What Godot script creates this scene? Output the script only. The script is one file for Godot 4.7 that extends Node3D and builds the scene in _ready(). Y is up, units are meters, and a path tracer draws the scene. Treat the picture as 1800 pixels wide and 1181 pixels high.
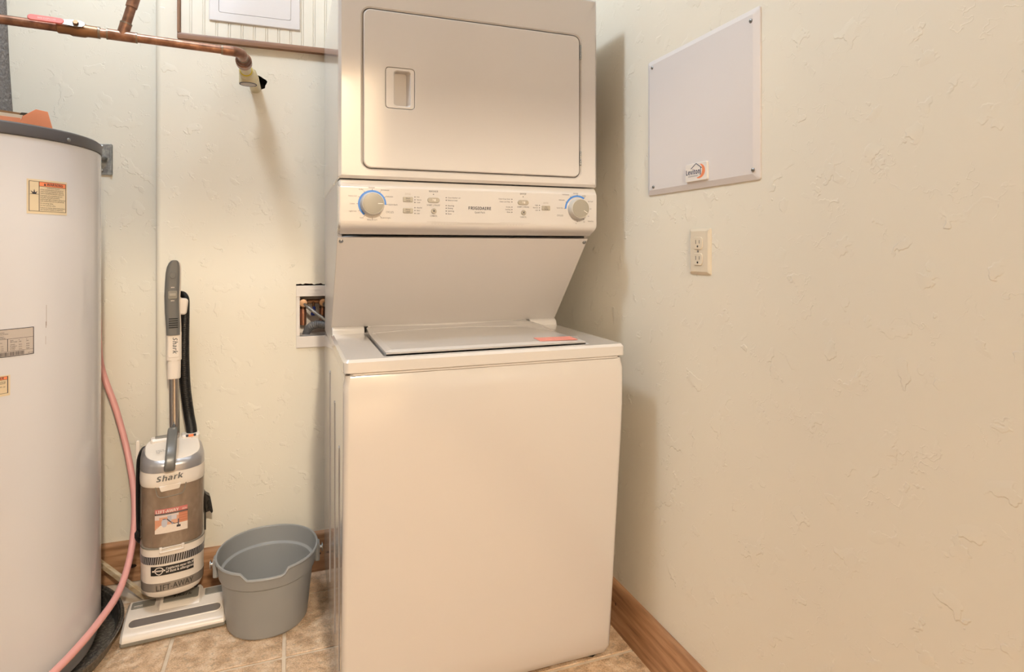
extends Node3D
# A laundry closet: stacked washer and dryer, water heater, vacuum cleaner, bucket. Metres, y up, floor at y = 0.

# ---------------------------------------------------------------- mesh helper
class MB:
	var v := PackedVector3Array()
	var uv := PackedVector2Array()

	func tri(a: Vector3, b: Vector3, c: Vector3) -> void:
		v.append(a); v.append(c); v.append(b)

	func quad(a: Vector3, b: Vector3, c: Vector3, d: Vector3) -> void:
		tri(a, b, c); tri(a, c, d)

	func loft(rings: Array, cap0 := true, cap1 := true, closed := true) -> void:
		for j in rings.size() - 1:
			var p: PackedVector3Array = rings[j]
			var q: PackedVector3Array = rings[j + 1]
			var n := p.size()
			for i in (n if closed else n - 1):
				var k := (i + 1) % n
				quad(p[i], p[k], q[k], q[i])
		if cap0: fan(rings[0], true)
		if cap1: fan(rings[rings.size() - 1], false)

	func fan(r: PackedVector3Array, flip := false) -> void:
		var c := Vector3.ZERO
		for p in r: c += p
		c /= r.size()
		for i in r.size():
			var k := (i + 1) % r.size()
			if flip: tri(c, r[k], r[i])
			else: tri(c, r[i], r[k])

	func flat(poly: PackedVector2Array, z: float, xf: Transform3D, flip := false) -> void:
		var ix := Geometry2D.triangulate_polygon(poly)
		for t in ix.size() / 3:
			var a := xf * Vector3(poly[ix[t * 3]].x, poly[ix[t * 3]].y, z)
			var b := xf * Vector3(poly[ix[t * 3 + 1]].x, poly[ix[t * 3 + 1]].y, z)
			var c := xf * Vector3(poly[ix[t * 3 + 2]].x, poly[ix[t * 3 + 2]].y, z)
			var n := (b - a).cross(c - a).dot(xf.basis.z)
			if (n < 0.0) != flip: tri(a, c, b)
			else: tri(a, b, c)

	# a polygon in x and y swept from z0 to z1, its two rims chamfered by bev
	func extr(poly: PackedVector2Array, z0: float, z1: float, bev := 0.0, xf := Transform3D.IDENTITY) -> void:
		if Geometry2D.is_polygon_clockwise(poly):
			poly = poly.duplicate()
			poly.reverse()
		var inn := MB.inset(poly, bev) if bev > 0.0 else poly
		var left := xf.basis.determinant() < 0.0
		if left:
			poly = poly.duplicate()
			poly.reverse()
			inn = inn.duplicate()
			inn.reverse()
		var rings := []
		if bev > 0.0: rings.append(MB.lift(inn, z0, xf))
		rings.append(MB.lift(poly, z0 + bev, xf))
		rings.append(MB.lift(poly, z1 - bev, xf))
		if bev > 0.0: rings.append(MB.lift(inn, z1, xf))
		loft(rings, false, false)
		flat(inn, z0, xf, true)
		flat(inn, z1, xf)

	# a plate with one hole; outer and inner have the same number of points
	func ring(outer: PackedVector2Array, inner: PackedVector2Array, z0: float, z1: float, bo := 0.001, bi := 0.001, xf := Transform3D.IDENTITY) -> void:
		var oi := MB.inset(outer, bo)
		var io := MB.inset(inner, -bi)
		var seq := [MB.lift(outer, z0, xf), MB.lift(outer, z1 - bo, xf), MB.lift(oi, z1, xf), MB.lift(io, z1, xf), MB.lift(inner, z1 - bi, xf), MB.lift(inner, z0, xf), MB.lift(outer, z0, xf)]
		loft(seq, false, false)

	func box(c: Vector3, s: Vector3, bev := 0.002, xf := Transform3D.IDENTITY) -> void:
		var b := minf(bev, minf(s.x, minf(s.y, s.z)) * 0.45)
		extr(MB.rr(s.x, s.y, b, 2), -s.z / 2, s.z / 2, b, xf * Transform3D(Basis.IDENTITY, c))

	func tube(pts: PackedVector3Array, r: float, sides := 12, r2 := -1.0, caps := true) -> void:
		if r2 < 0.0: r2 = r
		var radii := PackedFloat32Array()
		for i in pts.size(): radii.append(lerpf(r, r2, i / maxf(1.0, pts.size() - 1.0)))
		pipe(pts, radii, sides, caps)

	func pipe(pts: PackedVector3Array, radii: PackedFloat32Array, sides := 12, caps := true) -> void:
		var rings := []
		var t0 := (pts[1] - pts[0]).normalized()
		var side := t0.cross(Vector3.UP if absf(t0.y) < 0.9 else Vector3.RIGHT).normalized()
		for i in pts.size():
			var t := (pts[mini(i + 1, pts.size() - 1)] - pts[maxi(i - 1, 0)]).normalized()
			side = (side - t * side.dot(t)).normalized()
			var up := t.cross(side)
			var ring_pts := PackedVector3Array()
			for k in sides:
				var a := TAU * k / sides
				ring_pts.append(pts[i] + (side * cos(a) + up * sin(a)) * radii[i])
			rings.append(ring_pts)
		loft(rings, caps, caps)

	# profile of (radius, height) turned about the y axis of xf
	func lathe(prof: PackedVector2Array, sides := 32, xf := Transform3D.IDENTITY, cap0 := true, cap1 := true) -> void:
		var rings := []
		for p in prof:
			var ring_pts := PackedVector3Array()
			for k in sides:
				var a := TAU * k / sides
				ring_pts.append(xf * Vector3(p.x * sin(a), p.y, p.x * cos(a)))
			rings.append(ring_pts)
		loft(rings, cap0 and prof[0].x > 0.0, cap1 and prof[prof.size() - 1].x > 0.0)

	static func lift(p: PackedVector2Array, z: float, xf: Transform3D) -> PackedVector3Array:
		var out := PackedVector3Array()
		for q in p: out.append(xf * Vector3(q.x, q.y, z))
		return out

	static func inset(p: PackedVector2Array, d: float) -> PackedVector2Array:
		var out := PackedVector2Array()
		var n := p.size()
		for i in n:
			var a := (p[i] - p[(i + n - 1) % n]).normalized()
			var b := (p[(i + 1) % n] - p[i]).normalized()
			var na := Vector2(-a.y, a.x)
			var nb := Vector2(-b.y, b.x)
			var m := (na + nb)
			m = m.normalized() if m.length() > 0.01 else na
			out.append(p[i] + m * d / maxf(0.4, m.dot(na)))
		return out

	# rounded rectangle, counter-clockwise
	static func rr(w: float, h: float, r: float, n := 4, cx := 0.0, cy := 0.0) -> PackedVector2Array:
		var out := PackedVector2Array()
		r = minf(r, minf(w, h) * 0.499)
		for q in 4:
			var c := Vector2(cx + (w / 2 - r) * (1 if q == 0 or q == 3 else -1), cy + (h / 2 - r) * (1 if q < 2 else -1))
			for i in n + 1:
				var a := PI / 2 * (q + float(i) / n)
				out.append(c + Vector2(cos(a), sin(a)) * r)
		return out

	static func circle(r: float, n := 24, cx := 0.0, cy := 0.0, ry := -1.0) -> PackedVector2Array:
		var out := PackedVector2Array()
		for i in n: out.append(Vector2(cx + cos(TAU * i / n) * r, cy + sin(TAU * i / n) * (r if ry < 0.0 else ry)))
		return out

	static func spline(p: Array, n := 8) -> PackedVector3Array:
		var out := PackedVector3Array()
		for i in p.size() - 1:
			var a: Vector3 = p[maxi(i - 1, 0)]
			var b: Vector3 = p[i]
			var c: Vector3 = p[i + 1]
			var d: Vector3 = p[mini(i + 2, p.size() - 1)]
			for k in n: out.append(b.cubic_interpolate(c, a, d, float(k) / n))
		out.append(p[p.size() - 1])
		return out

	# normals: faces that meet at less than the crease angle are smoothed together
	func build(shift: Vector3, crease := 38.0) -> ArrayMesh:
		var nf := v.size() / 3
		var fn := PackedVector3Array()
		fn.resize(nf)
		var at := {}
		var keys := []
		keys.resize(v.size())
		for f in nf:
			var a := v[f * 3]
			var n := (v[f * 3 + 2] - a).cross(v[f * 3 + 1] - a)
			fn[f] = n
			if n.length_squared() < 1e-18: continue
			for k in 3:
				var p := v[f * 3 + k]
				var key := Vector3i(roundi(p.x * 50000.0), roundi(p.y * 50000.0), roundi(p.z * 50000.0))
				keys[f * 3 + k] = key
				if at.has(key): at[key].append(f)
				else: at[key] = [f]
		var lim := cos(deg_to_rad(crease))
		var pos := PackedVector3Array()
		var nor := PackedVector3Array()
		var tuv := PackedVector2Array()
		for f in nf:
			if fn[f].length_squared() < 1e-18: continue
			var me := fn[f].normalized()
			for k in 3:
				var sum := Vector3.ZERO
				for g in at[keys[f * 3 + k]]:
					if me.dot(fn[g].normalized()) > lim: sum += fn[g]
				pos.append(v[f * 3 + k] - shift)
				nor.append(sum.normalized() if sum.length_squared() > 0.0 else me)
				if uv.size(): tuv.append(uv[f * 3 + k])
		var arr := []
		arr.resize(Mesh.ARRAY_MAX)
		arr[Mesh.ARRAY_VERTEX] = pos
		arr[Mesh.ARRAY_NORMAL] = nor
		if tuv.size(): arr[Mesh.ARRAY_TEX_UV] = tuv
		var m := ArrayMesh.new()
		m.add_surface_from_arrays(Mesh.PRIMITIVE_TRIANGLES, arr)
		return m

var origin := {}      # where each thing stands, so that its parts can be drawn in room coordinates
var M := {}           # materials
var fonts := {}

func obj(called: String, mb: MB, mat: Material, parent: Node3D = self, crease := 38.0) -> MeshInstance3D:
	var o := MeshInstance3D.new()
	o.name = called
	var at: Vector3 = origin.get(parent, Vector3.ZERO)
	origin[o] = at
	o.mesh = mb.build(at, crease)
	o.material_override = mat
	parent.add_child(o, true)
	return o

func tag(o: Node3D, label: String, category: String, group := "") -> void:
	o.set_meta("label", label)
	o.set_meta("category", category)
	if group: o.set_meta("group", group)

func thing(called: String, at: Vector3, label: String, category: String, group := "") -> Node3D:
	var o := Node3D.new()
	o.name = called
	o.position = at
	add_child(o, true)
	origin[o] = at
	tag(o, label, category, group)
	return o

func struct(called: String, mb: MB, mat: Material, crease := 38.0) -> MeshInstance3D:
	var o := obj(called, mb, mat, self, crease)
	o.set_meta("kind", "structure")
	return o

# lettering as flat glyphs: text stands h high (capitals), its middle or left end at the origin of xf, in the x y plane of xf
func text(mb: MB, s: String, h: float, xf: Transform3D, align := 0, bold := false, slant := 0.0, squeeze := 1.0, bend = null) -> void:
	var tm := TextMesh.new()
	tm.font = fonts["bold" if bold else "plain"]
	tm.font_size = 32
	tm.depth = 0.0
	tm.curve_step = 3.0
	tm.pixel_size = h / 23.0
	tm.text = s
	tm.horizontal_alignment = [HORIZONTAL_ALIGNMENT_CENTER, HORIZONTAL_ALIGNMENT_LEFT, HORIZONTAL_ALIGNMENT_RIGHT][align]
	var a := tm.get_mesh_arrays()
	if a.size() == 0: return
	var p: PackedVector3Array = a[Mesh.ARRAY_VERTEX]
	var ix = a[Mesh.ARRAY_INDEX]
	var lo := 1e9
	var hi := -1e9
	for q in p:
		lo = minf(lo, q.x); hi = maxf(hi, q.x)
	var dx: float = [-(lo + hi) / 2.0, -lo, -hi][align]
	var base := 0.481 * h      # TextMesh centres the line; stand the letters on their baseline
	var n: int = ix.size() if ix != null and ix.size() else p.size()
	for i in n:
		var q: Vector3 = p[ix[i]] if ix != null and ix.size() else p[i]
		q = Vector3((q.x + dx) * squeeze + q.y * slant, q.y + base, 0.0)
		mb.v.append(bend.call(q) if bend != null else xf * q)

func T(x: float, y: float, z: float) -> Transform3D:
	return Transform3D(Basis.IDENTITY, Vector3(x, y, z))

# axes for a flat thing: local x, y and outward z
func frame(o: Vector3, x: Vector3, y: Vector3) -> Transform3D:
	return Transform3D(Basis(x.normalized(), y.normalized(), x.cross(y).normalized()), o)

func mat(rgb: Color, rough := 0.5, metal := 0.0, coat := 0.0) -> StandardMaterial3D:
	var m := StandardMaterial3D.new()
	m.albedo_color = rgb
	m.roughness = rough
	m.metallic = metal
	if coat > 0.0:
		m.clearcoat_enabled = true
		m.clearcoat = coat
		m.clearcoat_roughness = 0.12
	return m

func ramp(stops: Array) -> Gradient:
	var g := Gradient.new()
	var o := PackedFloat32Array()
	var c := PackedColorArray()
	for s in stops:
		o.append(s[0]); c.append(s[1])
	g.offsets = o
	g.colors = c
	return g

func noise_tex(seed_n: int, freq: float, oct: int, stops: Array, size := 512, kind := FastNoiseLite.TYPE_SIMPLEX_SMOOTH) -> NoiseTexture2D:
	var f := FastNoiseLite.new()
	f.seed = seed_n
	f.noise_type = kind
	f.frequency = freq
	f.fractal_octaves = oct
	var t := NoiseTexture2D.new()
	t.width = size
	t.height = size
	t.seamless = true
	t.noise = f
	if stops.size(): t.color_ramp = ramp(stops)
	return t

func triplanar(m: StandardMaterial3D, scale: Vector3) -> StandardMaterial3D:
	m.uv1_triplanar = true
	m.uv1_world_triplanar = true
	m.uv1_scale = scale
	return m

# hand-trowelled plaster: flat ground, scattered raised skins with crisp edges and thin trowel ridges
func plaster_relief() -> ImageTexture:
	var n := 1024
	var maps := []
	for s in [[11, 0.0125, 4], [23, 0.009, 2], [37, 0.009, 4], [51, 0.008, 2]]:
		var f := FastNoiseLite.new()
		f.seed = s[0]
		f.noise_type = FastNoiseLite.TYPE_SIMPLEX_SMOOTH
		f.frequency = s[1]
		f.fractal_octaves = s[2]
		f.fractal_gain = 0.55
		f.domain_warp_enabled = false
		var im: Image = f.get_seamless_image(n, n)
		maps.append(im.get_data())
	var a: PackedByteArray = maps[0]
	var b: PackedByteArray = maps[1]
	var c: PackedByteArray = maps[2]
	var d: PackedByteArray = maps[3]
	var out := PackedFloat32Array()
	out.resize(n * n)
	for i in n * n:
		var h := clampf((a[i] - 152.0) / 6.0, 0.0, 1.0) * clampf((b[i] - 138.0) / 60.0, 0.0, 1.0)
		if d[i] > 140:
			h = maxf(h, (1.0 - clampf(absf(c[i] - 128.0) / 3.0, 0.0, 1.0)) * clampf((d[i] - 140.0) / 40.0, 0.0, 1.0) * 0.7)
		out[i] = h
	var im := Image.create_from_data(n, n, false, Image.FORMAT_RF, out.to_byte_array())
	im.bump_map_to_normal_map(1.4)
	return ImageTexture.create_from_image(im)

func make_materials() -> void:
	for k in ["plain", "bold", "serif"]:
		var f := SystemFont.new()
		f.font_names = PackedStringArray(["Droid Serif" if k == "serif" else "Droid Sans"])
		f.font_weight = 700 if k == "bold" else 400
		fonts[k] = f
	var ph := plaster_relief()
	M.plaster = triplanar(mat(Color(0.914, 0.884, 0.824), 0.62), Vector3.ONE * 1.12)
	M.plaster.normal_enabled = true
	M.plaster.normal_texture = ph
	M.plaster.normal_scale = 0.72
	M.hall_paint = mat(Color(0.66, 0.58, 0.49), 0.8)
	M.hall_light_paint = mat(Color(0.84, 0.78, 0.7), 0.7)
	M.ceiling = mat(Color(0.93, 0.91, 0.88), 0.9)
	M.enamel = mat(Color(0.785, 0.76, 0.745), 0.14, 0.0, 0.5)
	M.enamel_dull = mat(Color(0.8, 0.775, 0.76), 0.3)
	M.white_plastic = mat(Color(0.9, 0.87, 0.845), 0.38)
	M.cover_plastic = mat(Color(0.87, 0.845, 0.84), 0.42)
	M.ivory = mat(Color(0.88, 0.83, 0.75), 0.35)
	M.cavity = mat(Color(0.5, 0.4, 0.3), 0.9)
	M.dark = mat(Color(0.06, 0.055, 0.05), 0.5)
	M.black_rubber = mat(Color(0.055, 0.05, 0.05), 0.42)
	M.ink = mat(Color(0.22, 0.21, 0.24), 0.6)
	M.ink_pale = mat(Color(0.62, 0.58, 0.54), 0.6)
	M.blue_ink = mat(Color(0.27, 0.5, 0.8), 0.5)
	M.knob_face = mat(Color(0.6, 0.575, 0.53), 0.28)
	M.knob_side = mat(Color(0.76, 0.735, 0.7), 0.28)
	M.button = mat(Color(0.64, 0.605, 0.55), 0.35)
	M.chrome = mat(Color(0.78, 0.76, 0.74), 0.16, 1.0)
	M.steel = mat(Color(0.6, 0.6, 0.6), 0.38, 1.0)
	M.galv = triplanar(mat(Color.WHITE, 0.45, 0.75), Vector3.ONE * 9.0)
	M.galv.albedo_texture = noise_tex(5, 0.02, 4, [[0.0, Color(0.5, 0.51, 0.52)], [0.5, Color(0.62, 0.63, 0.63)], [1.0, Color(0.75, 0.75, 0.74)]], 256)
	M.copper = triplanar(mat(Color.WHITE, 0.36, 0.7), Vector3.ONE * 5.0)
	M.copper.albedo_texture = noise_tex(8, 0.012, 5, [[0.0, Color(0.38, 0.29, 0.24)], [0.35, Color(0.53, 0.39, 0.32)], [0.6, Color(0.62, 0.455, 0.37)], [0.85, Color(0.72, 0.56, 0.47)], [1.0, Color(0.5, 0.43, 0.38)]], 512)
	M.copper_clean = mat(Color(0.76, 0.55, 0.45), 0.3, 0.8)
	M.solder = mat(Color(0.55, 0.5, 0.44), 0.45, 0.7)
	M.brass = mat(Color(0.58, 0.44, 0.33), 0.42, 0.8)
	M.red_vinyl = mat(Color(0.89, 0.46, 0.43), 0.5)
	M.cpvc = mat(Color(0.85, 0.79, 0.64), 0.4)
	M.glue = mat(Color(0.86, 0.76, 0.12), 0.4)
	M.foam = triplanar(mat(Color.WHITE, 0.95), Vector3(9, 5, 9))
	M.foam.albedo_texture = noise_tex(13, 0.045, 4, [[0.0, Color(0.36, 0.34, 0.33)], [0.5, Color(0.48, 0.46, 0.445)], [1.0, Color(0.6, 0.58, 0.565)]], 512)
	M.foam.normal_enabled = true
	M.foam.normal_texture = noise_tex(14, 0.05, 4, [], 256)
	M.foam.normal_texture.as_normal_map = true
	M.foam.normal_texture.bump_strength = 4.0
	M.heater = mat(Color(0.85, 0.835, 0.84), 0.17)
	M.heater_ring = mat(Color(0.33, 0.31, 0.31), 0.45)
	M.label_cream = mat(Color(0.87, 0.79, 0.66), 0.45)
	M.label_grey = mat(Color(0.76, 0.71, 0.67), 0.4)
	M.orange_ink = mat(Color(0.94, 0.55, 0.37), 0.5)
	M.cardboard_orange = mat(Color(0.97, 0.64, 0.49), 0.7)
	M.cardboard_white = mat(Color(0.9, 0.86, 0.8), 0.75)
	M.cardboard_raw = mat(Color(0.62, 0.48, 0.34), 0.8)
	M.hose_pink = mat(Color(0.9, 0.65, 0.625), 0.4)
	M.wood_x = wood(Vector3(0.55, 7.0, 7.0), 3)
	M.wood_z = wood(Vector3(7.0, 7.0, 0.55), 4)
	M.wood_y = wood(Vector3(7.0, 0.55, 7.0), 6)
	M.trim_x = wood(Vector3(0.55, 7.0, 7.0), 15)
	M.trim_x.albedo_color = Color(0.76, 0.71, 0.68)
	M.trim_y = wood(Vector3(7.0, 0.55, 7.0), 16)
	M.trim_y.albedo_color = Color(0.76, 0.71, 0.68)
	M.knot = mat(Color(0.2, 0.11, 0.06), 0.6)
	M.stick = triplanar(mat(Color.WHITE, 0.7), Vector3(3, 12, 12))
	M.stick.albedo_texture = noise_tex(21, 0.02, 4, [[0.0, Color(0.66, 0.52, 0.38)], [0.4, Color(0.8, 0.71, 0.58)], [1.0, Color(0.88, 0.83, 0.74)]], 256)
	M.board = triplanar(mat(Color.WHITE, 0.45), Vector3(6, 0.8, 6))
	M.board.albedo_texture = noise_tex(31, 0.02, 3, [[0.0, Color(0.895, 0.865, 0.81)], [1.0, Color(0.91, 0.88, 0.825)]], 256)
	M.grout = triplanar(mat(Color.WHITE, 0.9), Vector3.ONE * 3.0)
	M.grout.albedo_texture = noise_tex(40, 0.03, 3, [[0.0, Color(0.84, 0.76, 0.67)], [1.0, Color(0.91, 0.85, 0.77)]], 256)
	for k in 3:
		var m := triplanar(mat(Color.WHITE, 0.42), Vector3.ONE * 2.3)
		m.uv1_offset = Vector3(0.37 * k, 0.0, 0.61 * k)
		m.albedo_texture = tile_tex() if k == 0 else M["tile0"].albedo_texture
		m.normal_enabled = true
		m.normal_texture = noise_tex(44, 0.03, 5, [], 512) if k == 0 else M["tile0"].normal_texture
		m.normal_texture.as_normal_map = true
		m.normal_texture.bump_strength = 3.0
		M["tile%d" % k] = m
	M.pan = triplanar(mat(Color(1, 1, 1), 0.28, 0.0, 0.4), Vector3.ONE * 5.0)
	M.pan.albedo_texture = noise_tex(61, 0.03, 5, [[0.0, Color(0.17, 0.16, 0.15)], [0.5, Color(0.24, 0.23, 0.215)], [0.62, Color(0.33, 0.315, 0.3)], [0.7, Color(0.55, 0.52, 0.48)], [0.75, Color(0.25, 0.235, 0.22)], [1.0, Color(0.2, 0.19, 0.18)]], 512)
	M.bucket = mat(Color(0.58, 0.582, 0.582), 0.4)
	M.vac_white = mat(Color(0.9, 0.855, 0.81), 0.3)
	M.vac_silver = mat(Color(0.72, 0.71, 0.72), 0.28, 0.7)
	M.vac_grey = mat(Color(0.42, 0.415, 0.405), 0.3)
	M.vac_midgrey = mat(Color(0.52, 0.5, 0.46), 0.4)
	M.vac_blackish = mat(Color(0.13, 0.12, 0.11), 0.35)
	M.smoke = mat(Color(0.62, 0.5, 0.4, 0.3), 0.08)
	M.smoke.transparency = BaseMaterial3D.TRANSPARENCY_ALPHA
	M.dust = triplanar(mat(Color.WHITE, 0.85), Vector3(5, 3, 5))
	M.dust.albedo_texture = noise_tex(71, 0.006, 5, [[0.0, Color(0.48, 0.41, 0.35)], [0.35, Color(0.58, 0.51, 0.44)], [0.6, Color(0.68, 0.61, 0.54)], [0.8, Color(0.62, 0.55, 0.48)], [1.0, Color(0.8, 0.74, 0.68)]], 512)
	M.window_smoke = mat(Color(0.46, 0.43, 0.41), 0.1, 0.0)
	M.cover_band = mat(Color(0.6, 0.56, 0.52), 0.22, 0.35)
	M.print_red = mat(Color(0.8, 0.4, 0.38), 0.4)
	M.navy = mat(Color(0.14, 0.19, 0.33), 0.5)
	M.blue_plastic = mat(Color(0.16, 0.25, 0.62), 0.4)
	M.grey_hose = mat(Color(0.42, 0.42, 0.43), 0.45)
	M.pink_label = mat(Color(0.92, 0.56, 0.5), 0.45)
	M.braid = mat(Color(0.66, 0.64, 0.62), 0.35, 0.8)

func wood(scale: Vector3, seed_n: int) -> StandardMaterial3D:
	var m := triplanar(mat(Color.WHITE, 0.48), scale)
	m.albedo_texture = noise_tex(seed_n, 0.012, 5, [[0.0, Color(0.48, 0.34, 0.24)], [0.3, Color(0.63, 0.46, 0.33)], [0.55, Color(0.7, 0.53, 0.39)], [0.8, Color(0.76, 0.59, 0.45)], [1.0, Color(0.63, 0.46, 0.33)]], 512)
	return m

func tile_tex() -> ImageTexture:
	var n := 1024
	var maps := []
	for s in [[41, 0.008, 6], [42, 0.07, 4], [43, 0.02, 4]]:
		var f := FastNoiseLite.new()
		f.seed = s[0]
		f.noise_type = FastNoiseLite.TYPE_SIMPLEX_SMOOTH
		f.frequency = s[1]
		f.fractal_octaves = s[2]
		maps.append(f.get_seamless_image(n, n).get_data())
	var a: PackedByteArray = maps[0]
	var b: PackedByteArray = maps[1]
	var c: PackedByteArray = maps[2]
	var out := PackedByteArray()
	out.resize(n * n * 3)
	var lo := Vector3(0.7, 0.57, 0.45)
	var mid := Vector3(0.85, 0.72, 0.59)
	var hi := Vector3(0.92, 0.83, 0.73)
	for i in n * n:
		var t := clampf((a[i] * 0.55 + b[i] * 0.45) / 255.0 * 1.9 - 0.45, 0.0, 1.0)
		var col := lo.lerp(mid, t * 2.0) if t < 0.5 else mid.lerp(hi, t * 2.0 - 1.0)
		if c[i] < 80: col = col.lerp(Vector3(0.72, 0.63, 0.53), clampf((80.0 - c[i]) / 40.0, 0.0, 0.6))
		out[i * 3] = int(col.x * 255.0)
		out[i * 3 + 1] = int(col.y * 255.0)
		out[i * 3 + 2] = int(col.z * 255.0)
	return ImageTexture.create_from_image(Image.create_from_data(n, n, false, Image.FORMAT_RGB8, out))

func _ready() -> void:
	# ------------------------------------------------------------ camera, air, light
	var cam := Camera3D.new()
	cam.name = "camera"
	var near := 0.05
	cam.position = Vector3(0, 1.09, 0)
	cam.rotation_degrees = Vector3(0, -20.06, 0)
	cam.set_frustum(near * 1181.0 / 1064.66, Vector2(0, -0.14358 * near), near, 60.0)
	add_child(cam)
	cam.current = true
	var we := WorldEnvironment.new()
	we.name = "world_environment"
	var env := Environment.new()
	env.background_mode = Environment.BG_COLOR
	env.background_color = Color(0.02, 0.02, 0.02)
	env.tonemap_mode = Environment.TONE_MAPPER_LINEAR
	env.tonemap_exposure = 0.86
	env.sdfgi_enabled = true
	env.ssao_enabled = true
	env.ssil_enabled = true
	we.environment = env
	add_child(we)
	make_materials()
	ceiling_lamp(Vector3(-0.42, HC, -1.33), Color(0.885, 0.945, 1.0), 1.4, "small round glass ceiling lamp above the closet")
	hall_lamp(Vector3(0.25, 2.55, 1.42), Color(1.0, 0.945, 0.85), 10.8)
	# ------------------------------------------------------------ the room
	room()
	floor_tiles()
	baseboards()
	# ------------------------------------------------------------ things
	laundry_center()
	water_heater()
	vacuum()
	bucket()
	plumbing()
	beadboard_panel()
	outlet_box()
	wall_cover()
	outlet()
	hose_and_strip()
	bracket()
	cardboard()

func ceiling_lamp(p: Vector3, c: Color, e: float, label: String) -> void:
	var t := thing("ceiling_lamp", p, label, "lamp")
	var b := MB.new()
	b.lathe(PackedVector2Array([Vector2(0.075, 0), Vector2(0.075, -0.012), Vector2(0.06, -0.02)]), 32, T(p.x, p.y, p.z))
	obj("base", b, M.white_plastic, t)
	var g := MB.new()
	var prof := PackedVector2Array()
	for i in 13:
		var a := PI * i / 12.0
		prof.append(Vector2(maxf(0.0, sin(a)) * 0.125, -0.125 - cos(a) * 0.11))
	g.lathe(prof, 32, T(p.x, p.y, p.z))
	obj("glass_globe", g, glow(c, 3.0), t)
	var l := OmniLight3D.new()
	l.name = "lamp_light"
	l.light_color = c
	l.light_energy = e
	l.light_size = 0.11
	l.omni_range = 12.0
	l.omni_attenuation = 2.0
	l.shadow_enabled = true
	l.position = Vector3(0, -0.125, 0)
	t.add_child(l)

func hall_lamp(p: Vector3, c: Color, e: float) -> void:
	var t := thing("hall_lamp", p, "wide glass bowl lamp on the hall ceiling", "lamp")
	var b := MB.new()
	b.lathe(PackedVector2Array([Vector2(0.1, 0), Vector2(0.1, -0.025), Vector2(0.05, -0.03)]), 32, T(p.x, p.y, p.z))
	obj("base", b, M.brass, t)
	var g := MB.new()
	var prof := PackedVector2Array()
	for i in 11:
		var a := PI / 2 * i / 10.0
		prof.append(Vector2(cos(a) * 0.22, -0.03 - sin(a) * 0.1))
	g.lathe(prof, 40, T(p.x, p.y, p.z))
	obj("glass_bowl", g, glow(c, 3.0), t)
	var l := OmniLight3D.new()
	l.name = "lamp_light"
	l.light_color = c
	l.light_energy = e
	l.light_size = 0.06
	l.omni_range = 14.0
	l.omni_attenuation = 2.0
	l.shadow_enabled = true
	l.position = Vector3(0, -0.15, 0)
	t.add_child(l)

func glow(c: Color, e: float) -> StandardMaterial3D:
	var m := mat(Color(0.9, 0.9, 0.9), 0.4)
	m.emission_enabled = true
	m.emission = c
	m.emission_energy_multiplier = e
	return m

func slab(called: String, lo: Vector3, hi: Vector3, m: Material) -> MeshInstance3D:
	var b := MB.new()
	b.box((lo + hi) / 2, hi - lo, 0.0005)
	return struct(called, b, m)

const ZB := -2.165     # face of the boxed-out back wall
const ZR := -2.31      # face of the recessed back wall
const XW := 0.888      # face of the right wall
const XL := -2.7      # face of the left wall
const ZF := 0.5       # face of the wall with the doorway, behind the camera
const HC := 2.8

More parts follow.
